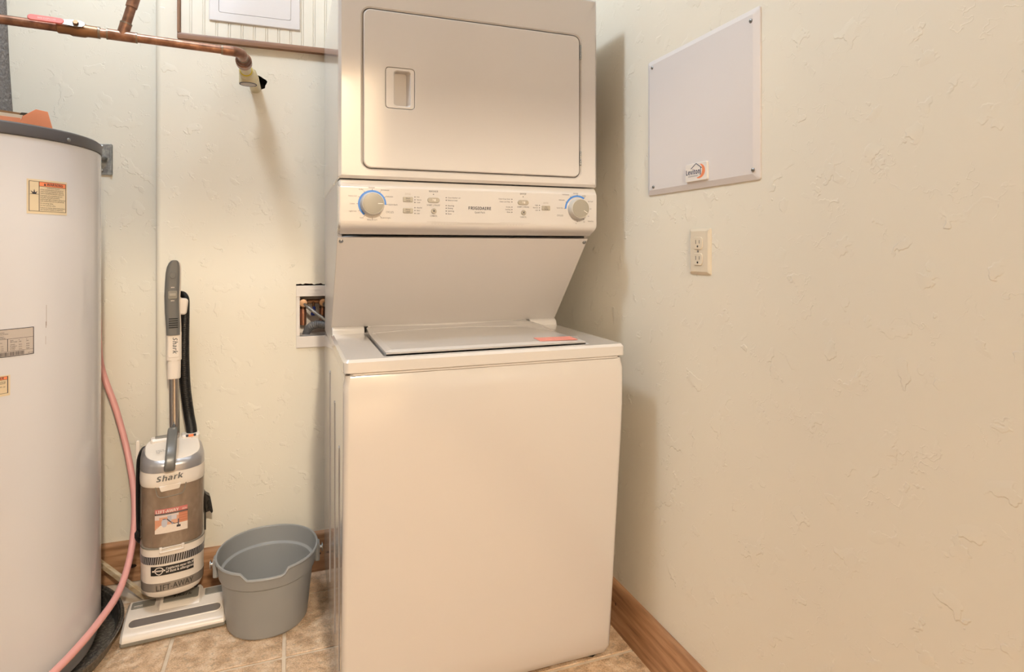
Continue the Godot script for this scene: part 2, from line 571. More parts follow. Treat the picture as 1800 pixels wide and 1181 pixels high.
func room() -> void:
	slab("wall_right", Vector3(XW, 0, -2.55), Vector3(XW + 0.12, HC, ZF + 0.1), M.plaster)
	slab("wall_left", Vector3(XL - 0.12, 0, -2.55), Vector3(XL, HC, ZF + 0.1), M.plaster)
	slab("wall_recess", Vector3(XL, 0, ZR - 0.12), Vector3(-0.38, HC, ZR), M.plaster)
	# boxed-out back wall with a bullnose corner, its face pieced round the outlet box opening and the pipe hole
	var b := MB.new()
	var face := func(xa: float, xb: float, ya: float, yb: float) -> void:
		b.quad(Vector3(xa, ya, ZB), Vector3(xb, ya, ZB), Vector3(xb, yb, ZB), Vector3(xa, yb, ZB))
	var ox0 := 0.0165
	var ox1 := 0.262
	var oy0 := 0.757
	var oy1 := 0.9685
	var hx0 := -0.14
	var hx1 := -0.06
	var hy0 := 1.6
	var hy1 := 1.68
	var xe := -0.382
	face.call(xe, XW, 0.0, oy0)
	face.call(xe, ox0, oy0, oy1)
	face.call(ox1, XW, oy0, oy1)
	face.call(xe, ox0, oy1, 0.98)
	face.call(ox1, XW, oy1, 0.98)
	face.call(xe, XW, 0.98, hy0)
	face.call(xe, hx0, hy0, hy1)
	face.call(hx1, XW, hy0, hy1)
	face.call(xe, XW, hy1, HC)
	# saw-cut top of the opening, ragged
	var rng := RandomNumberGenerator.new()
	rng.seed = 5
	var last := oy1 + 0.003
	for i in 34:
		var xa := lerpf(ox0, ox1, i / 34.0)
		var xb := lerpf(ox0, ox1, (i + 1) / 34.0)
		var next := oy1 + rng.randf() * 0.0055
		b.quad(Vector3(xa, last, ZB), Vector3(xb, next, ZB), Vector3(xb, 0.98, ZB), Vector3(xa, 0.98, ZB))
		b.quad(Vector3(xa, last, ZB), Vector3(xb, next, ZB), Vector3(xb, next, ZB - 0.03), Vector3(xa, last, ZB - 0.03))
		last = next
	var rim := PackedVector2Array()
	var sq := PackedVector2Array()
	for i in 24:
		var a := TAU * i / 24.0 + PI / 4
		rim.append(Vector2(-0.0985 + cos(a) * 0.023 * (1.0 + 0.15 * sin(a * 5.0)), 1.638 + sin(a) * 0.024 * (1.0 + 0.12 * cos(a * 3.0))))
		var k := 1.0 / maxf(absf(cos(a)), absf(sin(a)))
		sq.append(Vector2((hx0 + hx1) / 2 + cos(a) * k * (hx1 - hx0) / 2, (hy0 + hy1) / 2 + sin(a) * k * (hy1 - hy0) / 2))
	b.loft([MB.lift(sq, ZB, Transform3D.IDENTITY), MB.lift(rim, ZB, Transform3D.IDENTITY)], false, false)
	var edge := []
	for y in [0.0, HC]:
		var r := PackedVector3Array([Vector3(-0.4, y, ZR - 0.1)])
		for i in 7:
			var a := PI / 2 * i / 6.0
			r.append(Vector3(-0.382 - cos(a) * 0.018, y, ZB - 0.018 + sin(a) * 0.018))
		edge.append(r)
	b.loft(edge, false, false, false)
	var wall := struct("wall_back", b, M.plaster)
	b = MB.new()
	b.box(Vector3((XW - 0.38) / 2, HC / 2, -2.4), Vector3(XW + 0.38, HC, 0.16), 0.001)
	struct("wall_back_001", b, M.plaster)
	b = MB.new()
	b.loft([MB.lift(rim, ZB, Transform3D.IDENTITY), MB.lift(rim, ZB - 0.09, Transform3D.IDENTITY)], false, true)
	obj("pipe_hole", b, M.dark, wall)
	b = MB.new()
	for s in [[Vector3(ox0 - 0.001, 0.8655, ZB - 0.06), Vector3(0.002, 0.23, 0.115)], [Vector3(ox1 + 0.001, 0.8655, ZB - 0.06), Vector3(0.002, 0.23, 0.115)], [Vector3((ox0 + ox1) / 2, oy0 - 0.001, ZB - 0.06), Vector3(0.25, 0.002, 0.115)], [Vector3((ox0 + ox1) / 2, 0.9755, ZB - 0.06), Vector3(0.25, 0.002, 0.115)], [Vector3((ox0 + ox1) / 2, 0.8655, ZB - 0.118), Vector3(0.25, 0.23, 0.002)]]: b.box(s[0], s[1], 0.0)
	obj("cavity", b, M.cavity, wall)
	slab("floor", Vector3(XL - 0.12, -0.12, -2.55), Vector3(1.52, -0.004, 2.12), M.grout)
	slab("ceiling", Vector3(XL - 0.12, HC, -2.55), Vector3(XW + 0.12, HC + 0.1, ZF + 0.1), M.ceiling)
	# the wall behind the camera, with an open doorway to the hall
	var dx0 := -0.03
	var dx1 := 0.475
	slab("wall_front", Vector3(XL, 0, ZF), Vector3(dx0, HC, ZF + 0.12), M.plaster)
	slab("wall_front_001", Vector3(dx1, 0, ZF), Vector3(XW, HC, ZF + 0.12), M.plaster)
	slab("wall_front_002", Vector3(dx0, 2.11, ZF), Vector3(dx1, HC, ZF + 0.12), M.plaster)
	# door leaf, swung open flat against the wall beside the doorway
	var db := MB.new()
	db.box(Vector3(dx0 - 0.36, 1.045, ZF - 0.025), Vector3(0.6, 2.07, 0.035), 0.002)
	var leaf := struct("door_1", db, M.wood_y)
	db = MB.new()
	db.lathe(PackedVector2Array([Vector2(0.028, 0.0), Vector2(0.026, 0.006), Vector2(0.011, 0.012), Vector2(0.011, 0.03), Vector2(0.026, 0.042), Vector2(0.027, 0.055), Vector2(0.0, 0.062)]), 20, frame(Vector3(dx0 - 0.6, 0.95, ZF - 0.0425), Vector3.RIGHT, Vector3(0, 0, -1)))
	obj("door_knob", db, M.brass, leaf)
	slab("wall_hall_left", Vector3(XL - 0.12, 0, ZF + 0.1), Vector3(XL, HC, 2.1), M.hall_paint)
	slab("wall_hall_right", Vector3(1.4, 0, ZF + 0.1), Vector3(1.52, HC, 2.1), M.hall_paint)
	slab("wall_hall_front", Vector3(XL, 0, 2.0), Vector3(1.4, HC, 2.12), M.hall_light_paint)
	slab("wall_hall_back", Vector3(XW + 0.12, 0, ZF), Vector3(1.4, HC, ZF + 0.1), M.hall_paint)
	slab("ceiling_hall", Vector3(XL - 0.12, 2.55, ZF + 0.12), Vector3(1.52, 2.67, 2.12), M.ceiling)

func floor_tiles() -> void:
	var fl: Node3D = get_node("floor")
	var pitch := 0.2935
	var rng := RandomNumberGenerator.new()
	rng.seed = 9
	var shapes := {}
	for ix in range(-10, 4):
		for iz in range(-3, 9):
			var x0 := maxf(-0.0175 + ix * pitch, XL)
			var x1 := minf(-0.0175 + (ix + 1) * pitch, XW)
			var z0 := -1.729 + iz * pitch
			var z1 := minf(z0 + pitch, ZF)
			z0 = maxf(z0, ZR if x1 < -0.4 else ZB)
			if x0 < -0.4 and x1 > -0.4 and z0 < ZB: z0 = ZB
			if XW - x1 < 0.03: x1 = XW
			if x0 > XW - 0.03: continue
			var w := x1 - x0 - 0.0095
			var d := z1 - z0 - 0.0095
			if w < 0.02 or d < 0.02: continue
			var key := Vector2i(roundi(w * 10000), roundi(d * 10000))
			if not shapes.has(key):
				var b := MB.new()
				b.extr(MB.rr(w, d, 0.003, 2), -0.0038, 0.0, 0.0015, Transform3D(Basis(Vector3.RIGHT, Vector3(0, 0, -1), Vector3.UP), Vector3.ZERO))
				shapes[key] = b.build(Vector3.ZERO)
			var o := MeshInstance3D.new()
			o.name = "tile"
			o.mesh = shapes[key]
			o.material_override = M["tile%d" % (rng.randi() % 3)]
			o.position = Vector3((x0 + x1) / 2, rng.randf_range(-0.0004, 0.0), (z0 + z1) / 2)
			fl.add_child(o, true)

func baseboards() -> void:
	var h := 0.131
	var prof := PackedVector2Array([Vector2(0, 0), Vector2(0.016, 0), Vector2(0.016, h - 0.012), Vector2(0.012, h - 0.003), Vector2(0.008, h), Vector2(0, h)])
	var b := MB.new()
	b.extr(prof, ZB + 0.0, ZF, 0.0, Transform3D(Basis(Vector3(-1, 0, 0), Vector3.UP, Vector3(0, 0, 1)), Vector3(XW, 0, 0)))
	var right := struct("baseboard_right", b, M.wood_z)
	var k := MB.new()
	k.extr(MB.circle(0.0035, 10, 0, 0, 0.005), 0.0, 0.0006, 0.0002, frame(Vector3(XW - 0.016, 0.075, -1.525), Vector3(0, 0, -1), Vector3.UP))
	obj("knot", k, M.knot, right)
	b = MB.new()
	b.extr(prof, -0.37, XW, 0.0, Transform3D(Basis(Vector3(0, 0, 1), Vector3.UP, Vector3(1, 0, 0)), Vector3(0, 0, ZB)))
	var back := struct("baseboard_back", b, M.wood_x)
	k = MB.new()
	k.extr(MB.circle(0.009, 14, 0, 0, 0.004), 0.0, 0.0004, 0.0, T(0.087, 0.06, ZB + 0.016))
	obj("knot", k, M.knot, back)
	b = MB.new()
	b.extr(prof, XL, -0.4, 0.0, Transform3D(Basis(Vector3(0, 0, 1), Vector3.UP, Vector3(1, 0, 0)), Vector3(0, 0, ZR)))
	var rec := struct("baseboard_recess", b, M.wood_x)
	k = MB.new()
	k.extr(MB.circle(0.014, 14, 0, 0, 0.006), 0.0, 0.0004, 0.0, T(-0.49, 0.05, ZR + 0.016))
	obj("knot", k, M.knot, rec)

# ---------------------------------------------------------------- stacked washer and dryer
func laundry_center() -> void:
	var x0 := 0.106
	var x1 := 0.794
	var xm := (x0 + x1) / 2
	var zd := -1.488      # dryer front
	var zk := -2.135      # backs
	var t := thing("laundry_center", Vector3(xm, 0, -1.75), "tall white stacked washer and dryer unit with control panel between them", "washer dryer")
	var yz := Transform3D(Basis(Vector3(0, 0, 1), Vector3.UP, Vector3(1, 0, 0)), Vector3.ZERO)   # x of a profile is z in the room
	# washer cabinet: the front bows gently, leaning back towards the floor
	var b := MB.new()
	var rings := []
	for s in [[0.0145, 0.007], [0.018, 0.002], [0.045, 0.0], [0.1, 0.0], [0.2, 0.0], [0.3, 0.0], [0.4, 0.0], [0.5, 0.0], [0.6, 0.0], [0.7, 0.0], [0.77, 0.0], [0.792, 0.0], [0.808, 0.003], [0.8155, 0.004], [0.8175, 0.007]]:
		var y: float = s[0]
		var zf := -1.346 - 0.105 * maxf(0.0, 0.68 - y)
		if y < 0.03: zf -= 0.012
		var i: float = s[1]
		var r := PackedVector3Array()
		r.append(Vector3(x0 + i, y, zk))
		r.append(Vector3(x1 - i, y, zk))
		var rc := 0.012
		for q in 4: r.append(Vector3(x1 - i - rc * (1 - cos(PI / 6 * q)), y, zf - i - rc + rc * sin(PI / 6 * q)))
		# slight crown below the lid
		for q in range(1, 12):
			var u := q / 12.0
			var crown := 0.007 * sin(PI * u) * smoothstep(0.52, 0.79, y) * (1.0 - smoothstep(0.79, 0.8175, y) * 0.9)
			r.append(Vector3(lerpf(x1 - i - rc, x0 + i + rc, u), y, zf - i + crown))
		for q in 4: r.append(Vector3(x0 + i + rc - rc * sin(PI / 6 * q), y, zf - i - rc + rc * cos(PI / 6 * q)))
		r.reverse()
		rings.append(r)
	b.loft(rings)
	obj("washer_cabinet", b, M.enamel, t, 50)
	# pressed ribs on the left side panel
	for s in [[-1.47, 0.63, 0.06], [-1.62, 0.70, 0.1], [-1.82, 0.74, 0.13]]:
		b = MB.new()
		b.extr(MB.rr(0.016, s[1] - s[2], 0.007, 3), -0.001, 0.0022, 0.002, frame(Vector3(x0, (s[1] + s[2]) / 2, s[0]), Vector3(0, 0, 1), Vector3.UP))
		b.extr(MB.rr(0.016, s[1] - s[2], 0.007, 3), -0.001, 0.0022, 0.002, frame(Vector3(x0, (s[1] + s[2]) / 2, s[0]), Vector3(0, 0, -1), Vector3.UP))
		obj("side_rib", b, M.enamel, t)
	for s in [Vector3(0.758, 0, -1.462), Vector3(0.142, 0, -1.462), Vector3(0.765, 0, -2.08), Vector3(0.135, 0, -2.08)]:
		b = MB.new()
		b.lathe(PackedVector2Array([Vector2(0.017, 0.0005), Vector2(0.019, 0.004), Vector2(0.012, 0.009), Vector2(0.007, 0.02)]), 6, T(s.x, s.y, s.z))
		obj("foot", b, M.black_rubber, t)
	# washer top: deck with a well for the lid
	b = MB.new()
	var deck := MB.rr(x1 - x0, 0.445, 0.012, 4, xm, -1.562)
	var lid := MB.rr(0.508, 0.4, 0.008, 4, 0.4515, -1.566)
	for i in lid.size():        # the well follows the lid: a little wider at the back right
		if lid[i].y < -1.6 and lid[i].x > 0.5: lid[i].x += 0.002
	var up := Transform3D(Basis(Vector3.RIGHT, Vector3(0, 0, -1), Vector3.UP), Vector3.ZERO)
	b.ring(MB.inset(flip_y(deck), 0.0), flip_y(lid), 0.8225, 0.851, 0.006, 0.003, up)
	b.extr(flip_y(MB.rr(0.66, 0.44, 0.01, 3, xm, -1.565)), 0.816, 0.836, 0.0, up)
	obj("washer_top", b, M.enamel, t)
	# raised riser along the back of the deck, in three lengths
	for s in [[x0 + 0.002, 0.1965], [0.2065, 0.6935], [0.7035, x1 - 0.002]]:
		b = MB.new()
		b.extr(PackedVector2Array([Vector2(-1.785, 0.83), Vector2(-1.752, 0.846), Vector2(-1.757, 0.862), Vector2(-1.766, 0.8695), Vector2(-1.785, 0.8695)]), s[0], s[1], 0.002, yz)
		obj("deck_riser", b, M.enamel, t, 60)
	# lid: flat pan, creased along an arc, rising to the back
	b = MB.new()
	var nx := 36
	var nz := 24
	var lx0 := 0.2015
	var lx1 := 0.7015
	var lz0 := -1.762
	var lz1 := -1.377
	var rows := []
	for j in nz + 1:
		var row := PackedVector3Array()
		var z := lerpf(lz0, lz1, float(j) / nz)
		for i in nx + 1:
			var x := lerpf(lx0, lx1, float(i) / nx)
			var u := (x - lx0) / (lx1 - lx0)
			var arc := -1.675 - 0.05 * sin(PI * minf(u * 1.06, 1.0)) + 0.1 * smoothstep(0.88, 1.0, u)
			var y := 0.8605
			if z < arc: y += minf((arc - z) * 0.12, 0.009)
			if j == nz or i == 0 or i == nx: y -= 0.004
			row.append(Vector3(x, y, z))
		rows.append(row)
	b.loft(rows, false, false, false)
	var skirt := [PackedVector3Array(), PackedVector3Array()]
	for p in rows[nz]: skirt[0].append(p); skirt[1].append(Vector3(p.x, 0.8524, p.z - 0.001))
	b.loft(skirt, false, false, false)
	for e in [0, nx]:
		var a2 := PackedVector3Array()
		var b2 := PackedVector3Array()
		for j in nz + 1:
			a2.append(rows[j][e]); b2.append(Vector3(rows[j][e].x, 0.8405, rows[j][e].z))
		b.loft([a2, b2], false, false, false)
	var lid_part := obj("washer_lid", b, M.enamel, t, 12)
	var cr := MB.new()
	var cpts := PackedVector3Array()
	for i in 31:
		var u := lerpf(0.01, 0.97, i / 30.0)
		cpts.append(Vector3(lerpf(lx0, lx1, u), 0.8606, -1.675 - 0.05 * sin(PI * minf(u * 1.06, 1.0)) + 0.1 * smoothstep(0.88, 1.0, u)))
	cr.tube(cpts, 0.0011, 6)
	obj("lid_crease", cr, M.enamel, lid_part)
	var wl := MB.new()
	wl.extr(PackedVector2Array([Vector2(0.588, 1.449), Vector2(0.688, 1.442), Vector2(0.683, 1.384), Vector2(0.583, 1.391)]), 0.8606, 0.8611, 0.0, up)
	var sticker := obj("warning_sticker", wl, M.pink_label, lid_part)
	sticker.set_meta("label", "salmon pink warning sticker")
	wl = MB.new()
	for k in 5:
		text(wl, ["WARNING  To reduce the risk of fire", "do not put items with oil or fuel", "on them in the washer. Do not leave", "the lid open. Read all of the", "instructions before use."][k], 0.0048, frame(Vector3(0.5905, 0.8614, -1.438 + 0.0105 * k), Vector3(1, 0, 0.07), Vector3(0, 0, -1)), 1, k == 0)
	obj("sticker_lettering", wl, mat(Color(0.98, 0.82, 0.76), 0.5), lid_part)
	# sloped splash panel and stand between washer and dryer
	b = MB.new()
	b.extr(PackedVector2Array([Vector2(-1.775, 0.868), Vector2(-1.542, 1.119), Vector2(-1.55, 1.123), Vector2(-1.783, 0.872)]), x0 + 0.001, x1 - 0.001, 0.0012, yz)
	var slope := obj("splash_panel", b, M.enamel_dull, t)
	for s in [0.1165, 0.7855]:
		b = MB.new()
		b.lathe(PackedVector2Array([Vector2(0.0055, 0), Vector2(0.0055, 0.0012), Vector2(0.004, 0.0028), Vector2(0.0, 0.0032)]), 14, frame(Vector3(s, 1.1095, -1.5507), Vector3.RIGHT, Vector3(0, -0.68, 0.73)) )
		obj("screw", b, M.steel, slope)
	for x in [x0 + 0.002, x1 - 0.012]:
		b = MB.new()
		b.extr(PackedVector2Array([Vector2(zk, 0.817), Vector2(-1.79, 0.817), Vector2(-1.785, 0.868), Vector2(-1.545, 1.121), Vector2(-1.545, 1.258), Vector2(zk, 1.258)]), x, x + 0.01, 0.0, yz)
		obj("stand_side", b, M.enamel_dull, t)
	b = MB.new()
	b.box(Vector3(xm, 1.04, zk + 0.005), Vector3(x1 - x0 - 0.03, 0.43, 0.01))
	obj("stand_back", b, M.enamel_dull, t)
	# control panel
	b = MB.new()
	var prof := PackedVector2Array([Vector2(-1.536, 1.1262), Vector2(-1.5245, 1.1262), Vector2(-1.5215, 1.1285), Vector2(-1.51, 1.134), Vector2(-1.4985, 1.1395), Vector2(-1.4915, 1.145), Vector2(-1.4885, 1.151), Vector2(-1.488, 1.158), Vector2(-1.488, 1.237), Vector2(-1.489, 1.2415), Vector2(-1.4975, 1.2545), Vector2(-1.501, 1.257), Vector2(-1.536, 1.257)])
	b.extr(prof, x0, x1, 0.005, yz)
	var panel := obj("control_panel", b, M.enamel, t, 45)
	control_print(panel, zd)
	knob(t, Vector3(0.1845, 1.1985, zd), 0.0, 0.0285)
	knob(t, Vector3(0.7325, 1.199, zd), -0.55, 0.0285)
	for s in [[Vector2(0.2705, 1.212), "Wash\nTemp"], [Vector2(0.2705, 1.1845), "Water\nLevel"], [Vector2(0.6395, 1.1995), "Dry\nTemp"]]:
		b = MB.new()
		b.extr(MB.rr(0.0245, 0.0125, 0.002, 3), -0.001, 0.0022, 0.0008, T(s[0].x, s[0].y, zd))
		var bt := obj("button", b, M.button, t)
		b = MB.new()
		var lines: PackedStringArray = s[1].split("\n")
		text(b, lines[0], 0.0033, T(s[0].x, s[0].y + 0.0007, zd + 0.0024))
		text(b, lines[1], 0.0033, T(s[0].x, s[0].y - 0.0042, zd + 0.0024))
		obj("button_lettering", b, M.ink, bt)
	for s in [Vector2(0.3345, 1.212), Vector2(0.5745, 1.2125)]:
		b = MB.new()
		b.extr(MB.rr(0.031, 0.013, 0.0064, 6), -0.001, 0.0022, 0.0009, T(s.x, s.y, zd))
		var bt := obj("button", b, M.button, t)
		b = MB.new()
		text(b, "›", 0.008, T(s.x - 0.0015, s.y - 0.0022, zd + 0.0024))
		b.box(Vector3(s.x + 0.0022, s.y, zd + 0.0023), Vector3(0.001, 0.0055, 0.0003), 0.0)
		b.box(Vector3(s.x + 0.0044, s.y, zd + 0.0023), Vector3(0.001, 0.0055, 0.0003), 0.0)
		obj("button_lettering", b, M.white_plastic, bt)
	for s in [Vector2(0.3355, 1.185), Vector2(0.5755, 1.186)]:
		b = MB.new()
		b.extr(MB.circle(0.0072, 20), -0.001, 0.0026, 0.0012, T(s.x, s.y, zd))
		var bt := obj("button", b, M.button, t)
		b = MB.new()
		for a in [0.785, -0.785]:
			b.box(Vector3.ZERO, Vector3(0.0075, 0.0012, 0.0003), 0.0, Transform3D(Basis(Vector3.BACK, a), Vector3(s.x, s.y, zd + 0.0027)))
		obj("button_lettering", b, M.ink, bt)
	# dryer
	var top := 1.777
	b = MB.new()
	b.extr(MB.rr(x1 - x0, 0.63, 0.012, 4, xm, -1.818), 1.2595, top, 0.003, Transform3D(Basis(Vector3.RIGHT, Vector3(0, 0, 1), Vector3.UP), Vector3.ZERO))
	obj("dryer_cabinet", b, M.enamel, t)
	b = MB.new()
	var fr := MB.rr(x1 - x0, top - 1.2595, 0.006, 6, xm, (top + 1.2595) / 2)
	var dr := MB.rr(0.5815, 0.3885, 0.02, 6, 0.4515, 1.4775)
	b.ring(fr, dr, -1.51, zd, 0.007, 0.0035)
	obj("front_panel", b, M.enamel, t)
	b = MB.new()
	var door := MB.rr(0.575, 0.382, 0.0175, 6, 0.4515, 1.4775)
	var grip := MB.rr(0.0715, 0.1005, 0.0085, 6, 0.2515, 1.483)
	b.ring(door, grip, -1.504, zd + 0.0015, 0.0022, 0.0008)
	var dpart := obj("dryer_door", b, M.enamel, t)
	b = MB.new()
	var gp := MB.rr(0.0695, 0.0985, 0.0078, 6, 0.2515, 1.483)
	var pk := MB.rr(0.0385, 0.0845, 0.006, 6, 0.257, 1.4825)
	b.ring(gp, pk, -1.5, zd + 0.0012, 0.0008, 0.002)
	var deep := MB.rr(0.026, 0.078, 0.006, 6, 0.2505, 1.4825)
	var lp := [MB.lift(pk, zd - 0.001, Transform3D.IDENTITY), MB.lift(MB.rr(0.034, 0.083, 0.006, 6, 0.2545, 1.4825), zd - 0.012, Transform3D.IDENTITY), MB.lift(deep, zd - 0.021, Transform3D.IDENTITY)]
	b.loft(lp, false, true)
	obj("door_handle", b, M.enamel_dull, dpart)
	for y in [1.6265, 1.338]:
		b = MB.new()
		for k in 6:
			b.lathe(PackedVector2Array([Vector2(0.0026, -0.0028), Vector2(0.0031, -0.0022), Vector2(0.0031, 0.0022), Vector2(0.0026, 0.0028)]), 10, T(0.7425, y + (k - 2.5) * 0.0064, zd - 0.0005))
		b.tube(PackedVector3Array([Vector3(0.7425, y - 0.0195, zd - 0.0005), Vector3(0.7425, y + 0.0195, zd - 0.0005)]), 0.0018, 8)
		obj("hinge", b, M.steel, t)

func flip_y(p: PackedVector2Array) -> PackedVector2Array:
	var out := PackedVector2Array()
	for q in p: out.append(Vector2(q.x, -q.y))
	out.reverse()
	return out

func knob(t: Node3D, c: Vector3, turn: float, r: float) -> void:
	var xf := Transform3D(Basis(Vector3.RIGHT, Vector3(0, 0, 1), Vector3.DOWN), c)
	var b := MB.new()
	b.lathe(PackedVector2Array([Vector2(r, -0.0005), Vector2(r, 0.004), Vector2(r * 0.985, 0.008), Vector2(r * 0.93, 0.019), Vector2(r * 0.9, 0.0215), Vector2(r * 0.86, 0.0222), Vector2(r * 0.84, 0.0212)]), 48, xf)
	var k := obj("knob", b, M.knob_side, t)
	b = MB.new()
	b.lathe(PackedVector2Array([Vector2(r * 0.85, 0.020), Vector2(r * 0.83, 0.0222), Vector2(r * 0.6, 0.0226), Vector2(0.0, 0.0228)]), 40, xf)
	obj("knob_face", b, M.knob_face, k)
	b = MB.new()
	b.box(Vector3(r * 0.58, 0, 0.0229), Vector3(r * 0.42, 0.0016, 0.0008), 0.0003, Transform3D(Basis(Vector3.BACK, turn), c))
	obj("pointer", b, M.white_plastic, k)

func control_print(panel: Node3D, zd: float) -> void:
	var z := zd + 0.0003
	var b := MB.new()
	# blue arcs round the knobs
	for s in [[Vector2(0.1845, 1.1985), -2, 234, 0.0325], [Vector2(0.7325, 1.199), 55, 180, 0.036]]:
		var p := PackedVector2Array()
		var n := 40
		for i in n + 1:
			var a := deg_to_rad(lerpf(s[1], s[2], float(i) / n))
			p.append(s[0] + Vector2(cos(a), sin(a)) * (s[3] + 0.0012))
		for i in n + 1:
			var a := deg_to_rad(lerpf(s[2], s[1], float(i) / n))
			p.append(s[0] + Vector2(cos(a), sin(a)) * (s[3] - 0.0036))
		b = MB.new()
		b.extr(p, zd - 0.0002, z, 0.0)
		obj("cycle_arc", b, M.blue_ink, panel)
	b = MB.new()
	var w := Vector2(0.1845, 1.1985)
	var tick := func(c: Vector2, deg: float, r: float) -> void:
		b.box(Vector3(r, 0, 0), Vector3(0.0045, 0.0007, 0.0004), 0.0, Transform3D(Basis(Vector3.BACK, deg_to_rad(deg)), Vector3(c.x, c.y, z)))
	for d in [0, 30, 57, 90, 123, 152, 180, 208, 237, 270, 303]: tick.call(w, d, 0.035)
	var h := 0.0031
	for s in [["Normal", 0.183, 1.2365, 0], ["Bulky", 0.1635, 1.2315, 2], ["Activewear", 0.2045, 1.2315, 1], ["Heavy Soil", 0.148, 1.2155, 2], ["Delicates", 0.2175, 1.216, 1], ["Colors", 0.1435, 1.197, 2], ["Quick Wash", 0.223, 1.1965, 1], ["Light Soil", 0.147, 1.179, 2], ["Soak", 0.164, 1.1635, 2], ["Rinse & Spin", 0.1845, 1.159, 0], ["Drain & Spin", 0.2045, 1.164, 1],
			["Hot", 0.2925, 1.217, 1], ["Warm", 0.2925, 1.21, 1], ["Cold", 0.2925, 1.2035, 1], ["MaxFill", 0.2925, 1.1905, 1], ["Med", 0.2925, 1.1835, 1], ["Low", 0.2925, 1.1765, 1],
			["Close Washer Lid", 0.371, 1.2175, 1], ["Balance Load", 0.371, 1.211, 1], ["Washing", 0.371, 1.1975, 1], ["Rinsing", 0.371, 1.191, 1], ["Spinning", 0.371, 1.184, 1], ["Done", 0.371, 1.177, 1],
			["Close Dryer Door", 0.539, 1.2185, 2], ["Clean Lint Filter", 0.539, 1.2115, 2], ["Drying", 0.539, 1.198, 2], ["Cooling", 0.539, 1.1915, 2], ["Done", 0.539, 1.1845, 2],
			["High", 0.6165, 1.2045, 2], ["Normal", 0.6165, 1.198, 2], ["Low", 0.6165, 1.1915, 2],
			["Normal", 0.7275, 1.2395, 0], ["Activewear", 0.7085, 1.2355, 2], ["Bulky", 0.748, 1.2335, 1], ["Delicates", 0.6945, 1.2205, 2], ["Quick Dry", 0.69, 1.199, 2], ["Air Fluff", 0.765, 1.2185, 1], ["60", 0.7705, 1.1985, 1], ["45", 0.764, 1.178, 1], ["30", 0.7505, 1.1625, 1], ["15", 0.7285, 1.158, 0], ["Time Dry", 0.764, 1.1645, 1]]:
		text(b, s[0], h, T(s[1], s[2], z + 0.0001), s[3])
	for s in [["WASHER", 0.3345, 1.2315, 0.0044], ["DRYER", 0.5745, 1.2325, 0.0044], ["START | PAUSE", 0.3345, 1.1975, 0.0036], ["START | PAUSE", 0.5745, 1.1985, 0.0036], ["CANCEL", 0.3355, 1.1705, 0.0038], ["CANCEL", 0.5755, 1.172, 0.0038], ["CYCLES", 0.2265, 1.1775, 0.0042], ["CYCLES", 0.681, 1.178, 0.0042]]:
		text(b, s[0], s[3], T(s[1], s[2], z + 0.0001), 0)
	for s in [Vector2(0.288, 1.2185), Vector2(0.288, 1.2115), Vector2(0.288, 1.205), Vector2(0.288, 1.192), Vector2(0.288, 1.185), Vector2(0.288, 1.178), Vector2(0.367, 1.219), Vector2(0.367, 1.2125), Vector2(0.367, 1.199), Vector2(0.367, 1.1925), Vector2(0.367, 1.1855), Vector2(0.367, 1.1785), Vector2(0.543, 1.22), Vector2(0.543, 1.213), Vector2(0.543, 1.1995), Vector2(0.543, 1.193), Vector2(0.543, 1.186), Vector2(0.621, 1.206), Vector2(0.621, 1.1995), Vector2(0.621, 1.193), Vector2(0.3345, 1.2265), Vector2(0.5745, 1.2275)]:
		b.box(Vector3(s.x, s.y, z), Vector3(0.0021, 0.0021, 0.0005), 0.0)
	var d := Vector2(0.7325, 1.199)
	for a in [55, 90, 122, 152, 180]: tick.call(d, a, 0.0375)
	for a in [-90, -55]: tick.call(d, a, 0.034)
	obj("printed_lettering", b, M.ink, panel)
	b = MB.new()
	text(b, "FRIGIDAIRE", 0.0078, T(0.4555, 1.1905, z + 0.0001), 0, true, 0.0, 1.02)
	text(b, "Quiet Pack", 0.0042, T(0.4555, 1.1815, z + 0.0001))
	obj("brand_lettering", b, M.ink, panel)
	b = MB.new()
	for s in [["REDUCED\nAUTO DRY", 0.2705, 1.2255], ["REDUCED\nAUTO DRY", 0.6395, 1.213]]:
		var l: PackedStringArray = s[1 - 1].split("\n")
		text(b, l[0], 0.0016, T(s[1], s[2], z))
		text(b, l[1], 0.0016, T(s[1], s[2] - 0.0026, z))
	# fine line and dotted grille pattern under the brand name
	b.extr(PackedVector2Array([Vector2(0.318, 1.1575), Vector2(0.396, 1.1572), Vector2(0.4, 1.1558), Vector2(0.508, 1.1558), Vector2(0.512, 1.1575), Vector2(0.594, 1.1578), Vector2(0.594, 1.1582), Vector2(0.511, 1.158), Vector2(0.507, 1.1563), Vector2(0.401, 1.1563), Vector2(0.397, 1.1577), Vector2(0.318, 1.158)]), zd - 0.0002, z, 0.0)
	for i in 62:
		for k in 2:
			var x := 0.331 + i * 0.004
			if (i < 14 or i > 47) and k == 1 and i % 2: continue
			b.box(Vector3(x, 1.1545 - k * 0.0022, z), Vector3(0.0012, 0.0009, 0.0003), 0.0)
	obj("grille_print", b, M.ink_pale, panel)

# ---------------------------------------------------------------- water heater, its pan
const HCX := -0.807
const HCZ := -1.942
const HR := 0.31

# a point on the heater's jacket: angle in degrees from +z towards +x
func on_heater(deg: float, y: float, r := HR) -> Vector3:
	return Vector3(HCX + sin(deg_to_rad(deg)) * r, y, HCZ + cos(deg_to_rad(deg)) * r)

func heater_patch(b: MB, d0: float, d1: float, y0: float, y1: float, r: float, n := 10) -> void:
	for i in n:
		var a := lerpf(d0, d1, float(i) / n)
		var c := lerpf(d0, d1, float(i + 1) / n)
		b.quad(on_heater(a, y0, r), on_heater(c, y0, r), on_heater(c, y1, r), on_heater(a, y1, r))

